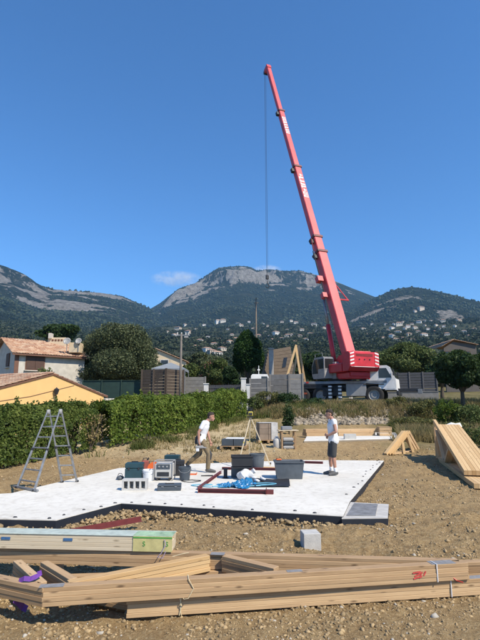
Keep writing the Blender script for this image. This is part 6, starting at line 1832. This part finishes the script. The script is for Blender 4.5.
# brown house with steep roof
def brown_house():
    Y = 45.0; g = gz1(3.4, Y)
    tl, tr, bl, br = PY(268.5, 350.5, Y + 1.2), PY(290.5, 346.5, Y + 1.0), PY(263, 379, Y), PY(296, 379, Y)
    n_ = (br - bl).cross(tl - bl).normalized(); d_ = ray(290.5, 346.5); tr = Vector((0, 0, CAMZ)) + d_ * ((bl - Vector((0, 0, CAMZ))).dot(n_) / d_.dot(n_))
    b0 = Vector(((bl.x + br.x) / 2, Y, g)); t = thing('brown_house', b0, 'brown house with steep shingled roof and small skylight behind the panel fence', 'house')
    rf = wall_quad(t, b0, [bl, br, tr, tl], .25, 'shingle brown', 'roof')
    dep = Vector((0, 7, 0))
    wall_quad(t, b0, [bl + dep, bl, tl, tl + dep - Vector((0, 2.4, 0))], .2, 'shingle brown', 'roof')
    wall_quad(t, b0, [br, br + dep, tr + dep - Vector((0, 2.4, 0)), tr], .2, 'shingle brown', 'roof')
    wall_quad(t, b0, [tl, tr, tr + dep - Vector((0, 2.4, 0)), tl + dep - Vector((0, 2.4, 0))], .2, 'shingle brown', 'roof')
    wall_quad(t, b0, [(bl.x + .2, Y + .2, g), (br.x - .2, Y + .2, g), (br.x - .2, Y + .2, bl.z), (bl.x + .2, Y + .2, bl.z)], .3, 'render cream')
    # skylight lies on the steep front plane
    n = (br - bl).cross(tl - bl).normalized(); ux = (br - bl).normalized(); uy = (tl - bl).normalized()
    def onp(px, py):
        d_ = ray(px, py); k = (bl - Vector((0, 0, CAMZ))).dot(n) / d_.dot(n); return Vector((0, 0, CAMZ)) + d_ * k
    q4 = [onp(282, 368) , onp(285.6, 367.2), onp(287.4, 357.5), onp(283.8, 358)]
    w_ = MB().prism([v - b0 + n * .01 for v in q4], (0, 0, 0), n * .05).build('skylight', 'dark glass', t)
    cen = sum(q4, Vector()) / 4
    for i in range(4):
        a_, c_ = q4[i], q4[(i + 1) % 4]
        sub(bar('frame', a_ + n * .05, c_ + n * .05, .07, .09, 'slat grey', None), t); 
        o = [o for o in t.children][-1]; o.matrix_basis = Matrix.Translation(-b0) @ o.matrix_basis
    for k in range(9):
        a_ = bl.lerp(tl, (k + .5) / 9); c_ = br.lerp(tr, (k + .5) / 9)
        o = bar('shingle_course', a_ + n * .012, c_ + n * .012, .02, (tl - bl).length / 9 - .008, 'shingle brown', t, up=uy, bev=.002)
    c0_ = PY(271.3, 376, Y - .5); zt_ = PY(271.3, 349.5, Y - .5).z
    MB().box((c0_.x - b0.x, -.55, (zt_ + g) / 2 - g), (.42, .42, zt_ - g), b=.02).build('chimney', 'pole concrete', t); MB().box((c0_.x - b0.x, -.55, zt_ - g + .05), (.56, .56, .1), b=.02).build('chimney_cap', 'pole concrete', t)
brown_house()
# timber A-frames standing behind the fence
def a_frame(px_top, py_top, pxl, pxr, Y, mat, label):
    T = PY(px_top, py_top, Y); g = gz1(T.x, Y)
    l75, r75 = PY(pxl, 375, Y), PY(pxr, 375, Y)
    k = (T.z - g) / (T.z - l75.z)
    l, r = T + (l75 - T) * k, T + (r75 - T) * k
    t = thing('timber_a_frame', Vector((T.x, Y, g)), label, 'timber frame', 'timber A-frames behind the fence')
    bar('leg', l, T + (T - l).normalized() * .05, .18, .14, mat, t, up=(0, -1, 0)); bar('leg', r + Vector((0, .17, 0)), T + Vector((0, .17, 0)), .18, .14, mat, t, up=(0, -1, 0))
    bar('tie', l.lerp(T, .42) + Vector((0, -.13, 0)), r.lerp(T, .42) + Vector((0, -.13, 0)), .10, .14, mat, t)
a_frame(296, 345.5, 287.5, 300.5, 39.6, 'fresh timber', 'pale timber A-frame standing in front of its darker twin')
a_frame(299, 346, 293, 304, 41.2, 'pine timber', 'darker timber A-frame standing behind the pale one')
c = PY(294.5, 368.5, 40.4); o = MB().box((0, 0, 0), (.5, .3, .5), b=.08).build('red_bucket_load', 'red plastic', loc=(c.x, 40.4, c.z)); bpy.data.objects.remove(o)

# house at the far right
def right_house():
    Y = 72; g = gz1(33, Y)
    le, ap, re = PY(441, 347.5, Y), PY(453, 340.5, Y), PY(476, 345, Y)
    b0 = Vector((ap.x, Y, g)); t = thing('stone_house', b0, 'grey-brown house with shallow tiled gable behind the dark tree at right', 'house')
    plain('dull render', (.10, .088, .08), .9, .15, 2)
    wall_quad(t, b0, [(le.x + .4, Y, g), (re.x, Y, g), (re.x, Y, re.z), (ap.x, Y, ap.z - .2), (le.x + .4, Y, le.z - .1)], .3, 'dull render')
    tiled_roof('roof', le + Vector((-.2, -.4, 0)), le + Vector((-.2, 9, 0)), ap + Vector((0, 9, .1)), ap + Vector((0, -.4, .1)), t, b0)
    tiled_roof('roof', re + Vector((.2, -.4, 0)), re + Vector((.2, 9, 0)), ap + Vector((0, 9, .1)), ap + Vector((0, -.4, .1)), t, b0)
    for px in (448, 458, 467):
        c = PY(px, 356, Y); w_ = MB().box((c.x - ap.x, -.02, c.z - g), (.9, .06, 1.3)).build('window', 'dark glass', t); MB().box((c.x - ap.x, -.01, c.z - g), (1.1, .04, 1.5)).build('window_frame', 'shutter brown', t)
right_house()

# ------------------------------------------------------------------ trees and shrubs near the plot
def tree_at(name, px, pyt, pyb, Y, wpx, n, size, mat, label, seed, gap=.34, k=11, f=.5, tr=.2, base_py=None, shell=.5, gsc=.9, extra=None, cat='tree', cy_shift=0, ry=None):
    """crown spans pyt..pyb and wpx pixels in width at distance Y"""
    zt, zb = PY(px, pyt, Y).z, PY(px, pyb, Y).z; x = PY(px, (pyt + pyb) / 2, Y).x; g = gz1(x, Y)
    w = wpx / 481 * Y * 1.01; h = zt - g
    lob = blob_lobes((0, 0, (zt + zb) / 2 - g), w / 2, (ry or w / 2), (zt - zb) / 2, k, f, seed)
    return make_tree(name, (x, Y, g), h, lob, n, size, mat, label, None, tr, gap, gsc, shell, 8, cat, extra)
tree_at('round_tree', 117, 317, 393, 43, 92, 62000, .115, 'leaf olive', 'large round grey-green tree behind the green mesh fence', 21, .30, 16, .42, .3)
tree_at('oval_tree', 246.5, 327, 378, 46, 32, 26000, .11, 'leaf cypress', 'dense dark oval tree left of the tall thin pole', 8, .22, 9, .5, .16)
tree_at('oleander', 214, 356, 388, 42, 36, 9000, .13, 'leaf mid', 'oleander bush with pink flowers behind the grey fence', 4, .3, 9, .5, .08, extra=(1500, .10, 'petal pink', .46), cat='bush')
tree_at('bush', 192, 360, 388, 43.5, 22, 5000, .14, 'leaf mid', 'green bush between the utility pole and the oleander', 14, .32, 8, .5, .08, cat='bush')
tree_at('bush', 230, 366, 386, 41, 18, 4000, .13, 'leaf dark', 'low dark bush between the oleander and the oval tree', 15, .32, 8, .5, .08, cat='bush')
tree_at('spreading_tree', 404, 340, 382, 58, 66, 26000, .18, 'leaf mid', 'broad green tree behind the slatted fence, right of the counterweight', 31, .34, 12, .45, .25)
tree_at('spreading_tree', 366, 348, 380, 64, 34, 7000, .24, 'leaf olive', 'dull green tree hidden behind the crane counterweight', 33, .34, 9, .5, .2)
tree_at('spreading_tree', 316, 352, 384, 62, 44, 9000, .24, 'leaf dark', 'dark green tree behind the operator cab', 35, .34, 9, .5, .2)
tree_at('spreading_tree', 440, 352, 386, 54, 34, 7000, .22, 'leaf dark', 'dark tree in front of the house gable at far right', 37, .36, 9, .5, .2)
tree_at('shade_tree', 460, 345, 394, 31, 50, 22000, .12, 'leaf dark', 'dark leafy tree with visible trunk on the right bank', 41, .40, 12, .42, .13, gsc=1.3)
tree_at('shade_tree', 490, 338, 400, 32, 44, 16000, .13, 'leaf dark', 'dark leafy tree cut by the right edge of the picture', 43, .38, 10, .45, .14, gsc=1.2)
tree_at('garden_tree', 60, 322, 345, 70, 40, 6000, .28, 'leaf dark', 'dark tree behind the stone house roof', 51, .34, 8, .5, .2)
tree_at('garden_tree', 205, 352, 372, 75, 34, 5000, .26, 'leaf olive', 'dull green tree beyond the oleander', 53, .34, 8, .5, .2)
tree_at('garden_tree', 276, 355, 380, 60, 40, 5000, .24, 'leaf dark', 'dark green tree behind the brown house', 55, .34, 8, .5, .2)
for i, (px, py, Y, w, h, m_, lab) in enumerate((
    (432, 398, 29.5, 3.0, 1.7, 'leaf scrub', 'yellow-green scrub on the bank left of the dark tree'),
    (447, 400, 27.5, 1.6, 2.1, 'leaf hedge bright', 'bright yellow-green shrub beneath the dark tree'),
    (470, 402, 27.0, 2.6, 1.7, 'leaf mid', 'green shrub right of the dark tree trunk'),
    (414, 404, 27.0, 2.6, 1.0, 'leaf scrub', 'low yellowish scrub below the slatted fence'),
    (398, 408, 31.5, 1.8, .9, 'leaf scrub', 'low scrub beside the crane front wheel'),
    (462, 416, 23.0, 2.4, .9, 'leaf scrub', 'low dry scrub behind the tall truss stack'),
    (482, 424, 20.0, 2.2, 1.0, 'leaf mid', 'green scrub at the right edge behind the truss stack'),
    (268, 402, 33.5, 2.4, 1.5, 'leaf scrub', 'scrub growing against the grey panel fence'),
    (255, 405, 33.0, 1.4, 1.3, 'leaf mid', 'green scrub at the foot of the white gate pillars'),
    (292, 404, 32.6, 2.4, 1.1, 'leaf dark', 'dark scrub below the lighter panel fence'),
    (312, 407, 33.0, 1.8, .7, 'leaf dark', 'dark low scrub under the crane rear'),
    (352, 408, 32.8, 2.0, .5, 'leaf scrub', 'low weeds below the crane outriggers'),
    (150, 441, 19.6, 1.0, .55, 'leaf scrub', 'small weedy clump at the foot of the right hedge'))):
    bush(px, py, Y, w, h * .85, int(1000 * w * h), .08, m_, lab, 60 + i, gap=.47)

# ------------------------------------------------------------------ houses on the far hillside
def far_house_meshes():
    out = []
    for i, (wc, rc) in enumerate((((.58, .53, .45), (.38, .23, .15)), ((.64, .61, .56), (.42, .28, .20)), ((.52, .44, .35), (.36, .21, .15)))):
        plain(f'far wall {i}', wc, .9, .08, .2); plain(f'far roof {i}', rc, .9, .15, .4)
        w, d, h = 1.0, .72, .34
        m = MB()
        m.box((0, 0, h / 2 - .3), (w, d, h + .6))
        nb = len(m.f)
        e = .06; r_ = .16
        m.add([(-w / 2 - e, -d / 2 - e, h), (w / 2 + e, -d / 2 - e, h), (w / 2 + e, d / 2 + e, h), (-w / 2 - e, d / 2 + e, h), (-w * .25, 0, h + r_), (w * .25, 0, h + r_)], [(0, 1, 5, 4), (1, 2, 5), (2, 3, 4, 5), (3, 0, 4), (3, 2, 1, 0)])
        nr = len(m.f)
        for x in (-.3, 0, .3): m.box((x, -d / 2 - .004, h * .5), (.1, .02, .17))
        me = bpy.data.meshes.new('far_house'); me.from_pydata([tuple(p) for p in m.v], [], m.f)
        me.materials.append(MATS[f'far wall {i}']); me.materials.append(MATS[f'far roof {i}']); me.materials.append(MATS['dark glass'])
        for k, f_ in enumerate(me.polygons): f_.material_index = 0 if k < nb else (1 if k < nr else 2)
        me.update(); out.append(me)
    return out
FH = far_house_meshes()
FHP = []
spotsL = [(185, 326), (196, 330), (204, 326), (228, 330), (236, 341), (244, 336), (253, 330), (258, 338), (300, 337), (287, 331), (292, 336), (219, 341), (175, 337), (214, 346), (218, 323.5), (223, 322.5), (238, 325), (241, 327), (249, 322.5), (263, 325), (268, 327), (282, 323), (291, 322), (296, 324), (188, 334), (178, 330), (200, 343), (207, 352), (212, 354), (217, 357), (226, 346), (230, 344), (222, 351), (270, 338), (276, 335), (273, 341), (282, 340), (288, 338), (279, 345), (196, 349), (265, 333), (310, 336), (302, 331), (306, 341), (295, 344), (232, 336), (168, 333), (208, 338), (324, 329), (314, 326)]
spotsR = [(386, 325), (392, 329), (403, 323), (408, 328), (415, 329), (425, 326), (434, 333), (444, 327), (450, 332), (459, 322), (396, 342), (424, 337), (377, 332), (381, 335), (388, 331), (394, 325), (399, 326), (405, 330), (398, 334), (412, 325), (419, 323), (424, 322), (431, 322), (436, 326), (443, 322.5), (409, 336), (418, 333), (428, 330), (440, 330), (402, 340), (384, 340), (392, 338), (412, 342), (415, 312), (421, 310), (455, 327), (464, 333), (470, 338), (474, 331), (447, 336), (363, 330), (368, 336), (372, 325)]
for grp, sp_, lab in (('houses on the slope left of the boom', spotsL, 'tiny pale house on the far slope left of the boom'), ('houses on the slope right of the boom', spotsR, 'tiny pale house on the far slope right of the boom')):
    TENS = ['', '', 'twenty', 'thirty', 'forty', 'fifty']; ONES = 'zeroth first second third fourth fifth sixth seventh eighth ninth tenth eleventh twelfth thirteenth fourteenth fifteenth sixteenth seventeenth eighteenth nineteenth'.split()
    def ordw(n_): return ONES[n_] if n_ < 20 else ({20: 'twentieth', 30: 'thirtieth', 40: 'fortieth', 50: 'fiftieth'}[n_] if n_ % 10 == 0 else TENS[n_ // 10] + '-' + ONES[n_ % 10])
    for i, (px, py) in enumerate(sorted(sp_)):
        hh = hit(px, py)
        if not hh: continue
        p, r_ = hh
        o = bpy.data.objects.new('far_house', random.choice(FH)); link(o)
        s = r_ * random.choice((.0055, .007, .009, .0125)); s = max(6.5, min(s, 18))
        o.location = p + Vector((0, 0, s * .12)); o.scale = (s, s * random.uniform(.8, 1.1), s * random.uniform(.8, 1.15)); o.rotation_euler = (0, 0, random.uniform(-.6, .9))
        FHP.append((p.x, p.y, s, r_)); tag(o, lab + ', ' + ordw(i + 1) + ' from left', 'house', grp)
# nearer villa with flat roof on the slope behind the slatted fence
hh = hit(415, 343, 90)
# ------------------------------------------------------------------ the wooded slopes
def woods(name, n, rmin, rmax, smin, smax, label, amin=-35, amax=35, jit=.28, tuft=None):
    a = np.radians(rng.uniform(amin, amax, n)); r_ = np.exp(rng.uniform(math.log(rmin), math.log(rmax), n))
    x, y = np.sin(a) * r_, np.cos(a) * r_
    dens = fbm(x / 70, y / 70, 3, 91); k = dens > rng.uniform(.25, .55, n)
    for (hx, hy, s, hr) in FHP:
        t_ = r_ / hr
        near = (np.hypot(x - hx * t_, y - hy * t_) < s * .58) & (r_ < hr + s) & (r_ > hr - s * 2.2)
        k &= ~near
    x, y, r_ = x[k], y[k], r_[k]
    z = total_height(x, y)
    # leave bare limestone bare
    rk = np.zeros(len(x))
    aa = np.arctan2(x, y)
    for m_ in MTS:
        if rmax > MTS[m_]['r0']:
            h, ro = mt_height(m_, aa, r_); rk = np.where(np.abs(h - z) < .5, np.maximum(rk, ro), rk)
    kk = rk < .30
    x, y, z, r_ = x[kk], y[kk], z[kk], r_[kk]
    S = rng.uniform(smin, smax, len(x)) * rng.choice([.6, .8, 1, 1.3], len(x))
    if tuft:
        m_ = tuft[0]
        d_ = rand_dirs(len(x) * m_); d_[:, 2] = np.abs(d_[:, 2]) * 1.1 - .15
        P = np.repeat(np.stack([x, y, z + S * .35], -1), m_, 0) + d_ * (np.repeat(S, m_) * rng.uniform(.6, 1.05, len(x) * m_))[:, None]
        o = leaves(name, P, tuft[1], 'far foliage', None, d_, 1.2)
    else:
        P = np.stack([x, y, z + S * .40], -1)
        o = blobs(name, P, S, 'far foliage', jit, .95)
    tag(o, label, 'woodland', kind='stuff')
woods('near_woods', 5200, 95, 420, 1.9, 3.8, 'dense green woods filling the valley behind the village fences', tuft=(60, .8))
woods('hillside_woods', 22000, 400, 1350, 2.2, 4.4, 'dark green woods covering the lower slopes around the far houses', tuft=(12, 2.3))
woods('mountain_scrub', 30000, 1250, 2750, 2.2, 5.0, 'dark scrub and woods dotting the mountain slopes', jit=.4)

# ------------------------------------------------------------------ cloud wisps and haze
def cloud(px, py, wpx, hpx, dens, label, Y=5200):
    p = PY(px, py, Y); w, h = wpx / 481 * Y, hpx / 481 * Y
    bm = bmesh.new(); bmesh.ops.create_icosphere(bm, subdivisions=3, radius=1)
    for v in bm.verts: v.co = (v.co.x * w / 2, v.co.y * w * .3, v.co.z * h / 2)
    me = bpy.data.meshes.new('cloud'); bm.to_mesh(me); bm.free()
    m = bpy.data.materials.new('cloud vapour'); m.use_nodes = True; nt = m.node_tree
    for n in list(nt.nodes): nt.nodes.remove(n)
    out = nt.nodes.new('ShaderNodeOutputMaterial'); pv = nt.nodes.new('ShaderNodeVolumePrincipled'); nt.links.new(pv.outputs[0], out.inputs['Volume'])
    pv.inputs['Color'].default_value = (1, 1, 1, 1)
    v = coords(nt, kind='Object'); nz = noise(nt, coords(nt, (1 / w * 7, 1 / w * 7, 1 / h * 2.4)), 1.0, 5, .65)
    g = nt.nodes.new('ShaderNodeTexGradient'); g.gradient_type = 'SPHERICAL'
    nt.links.new(coords(nt, (2 / w, 2 / (w * .6), 2 / h)), g.inputs[0])
    mu = nt.nodes.new('ShaderNodeMath'); mu.operation = 'MULTIPLY'
    r1 = ramp(nt, nz, [(.42, (0, 0, 0)), (.72, (1, 1, 1))]); r2 = ramp(nt, g.outputs[0], [(0, (0, 0, 0)), (.5, (1, 1, 1))])
    nt.links.new(r1, mu.inputs[0]); nt.links.new(r2, mu.inputs[1])
    m2 = nt.nodes.new('ShaderNodeMath'); m2.operation = 'MULTIPLY'; m2.inputs[1].default_value = dens; nt.links.new(mu.outputs[0], m2.inputs[0]); nt.links.new(m2.outputs[0], pv.inputs['Density'])
    o = mesh_obj('cloud', me, None, loc=p); me.materials.append(m)
    try: m.cycles.volume_step_rate = 1.0
    except Exception: pass
    tag(o, kind='structure')
cloud(176, 279, 58, 17, .010, 'wisp')
cloud(267, 270, 32, 11, .02, 'wisp')
def haze():
    top = 930.0
    m = bpy.data.materials.new('hazy air'); m.use_nodes = True; nt = m.node_tree
    for n in list(nt.nodes): nt.nodes.remove(n)
    out = nt.nodes.new('ShaderNodeOutputMaterial'); pv = nt.nodes.new('ShaderNodeVolumePrincipled'); nt.links.new(pv.outputs[0], out.inputs['Volume'])
    pv.inputs['Color'].default_value = (.33, .66, 1.0, 1); pv.inputs['Density'].default_value = HAZE; pv.inputs['Anisotropy'].default_value = .1
    o = MB().box((0, 0, (top - 40) / 2), (8400, 8400, top + 40)).build('haze', None); o.data.materials.append(m)
    tag(o, kind='stuff')
HAZE = 9.5e-5
haze()
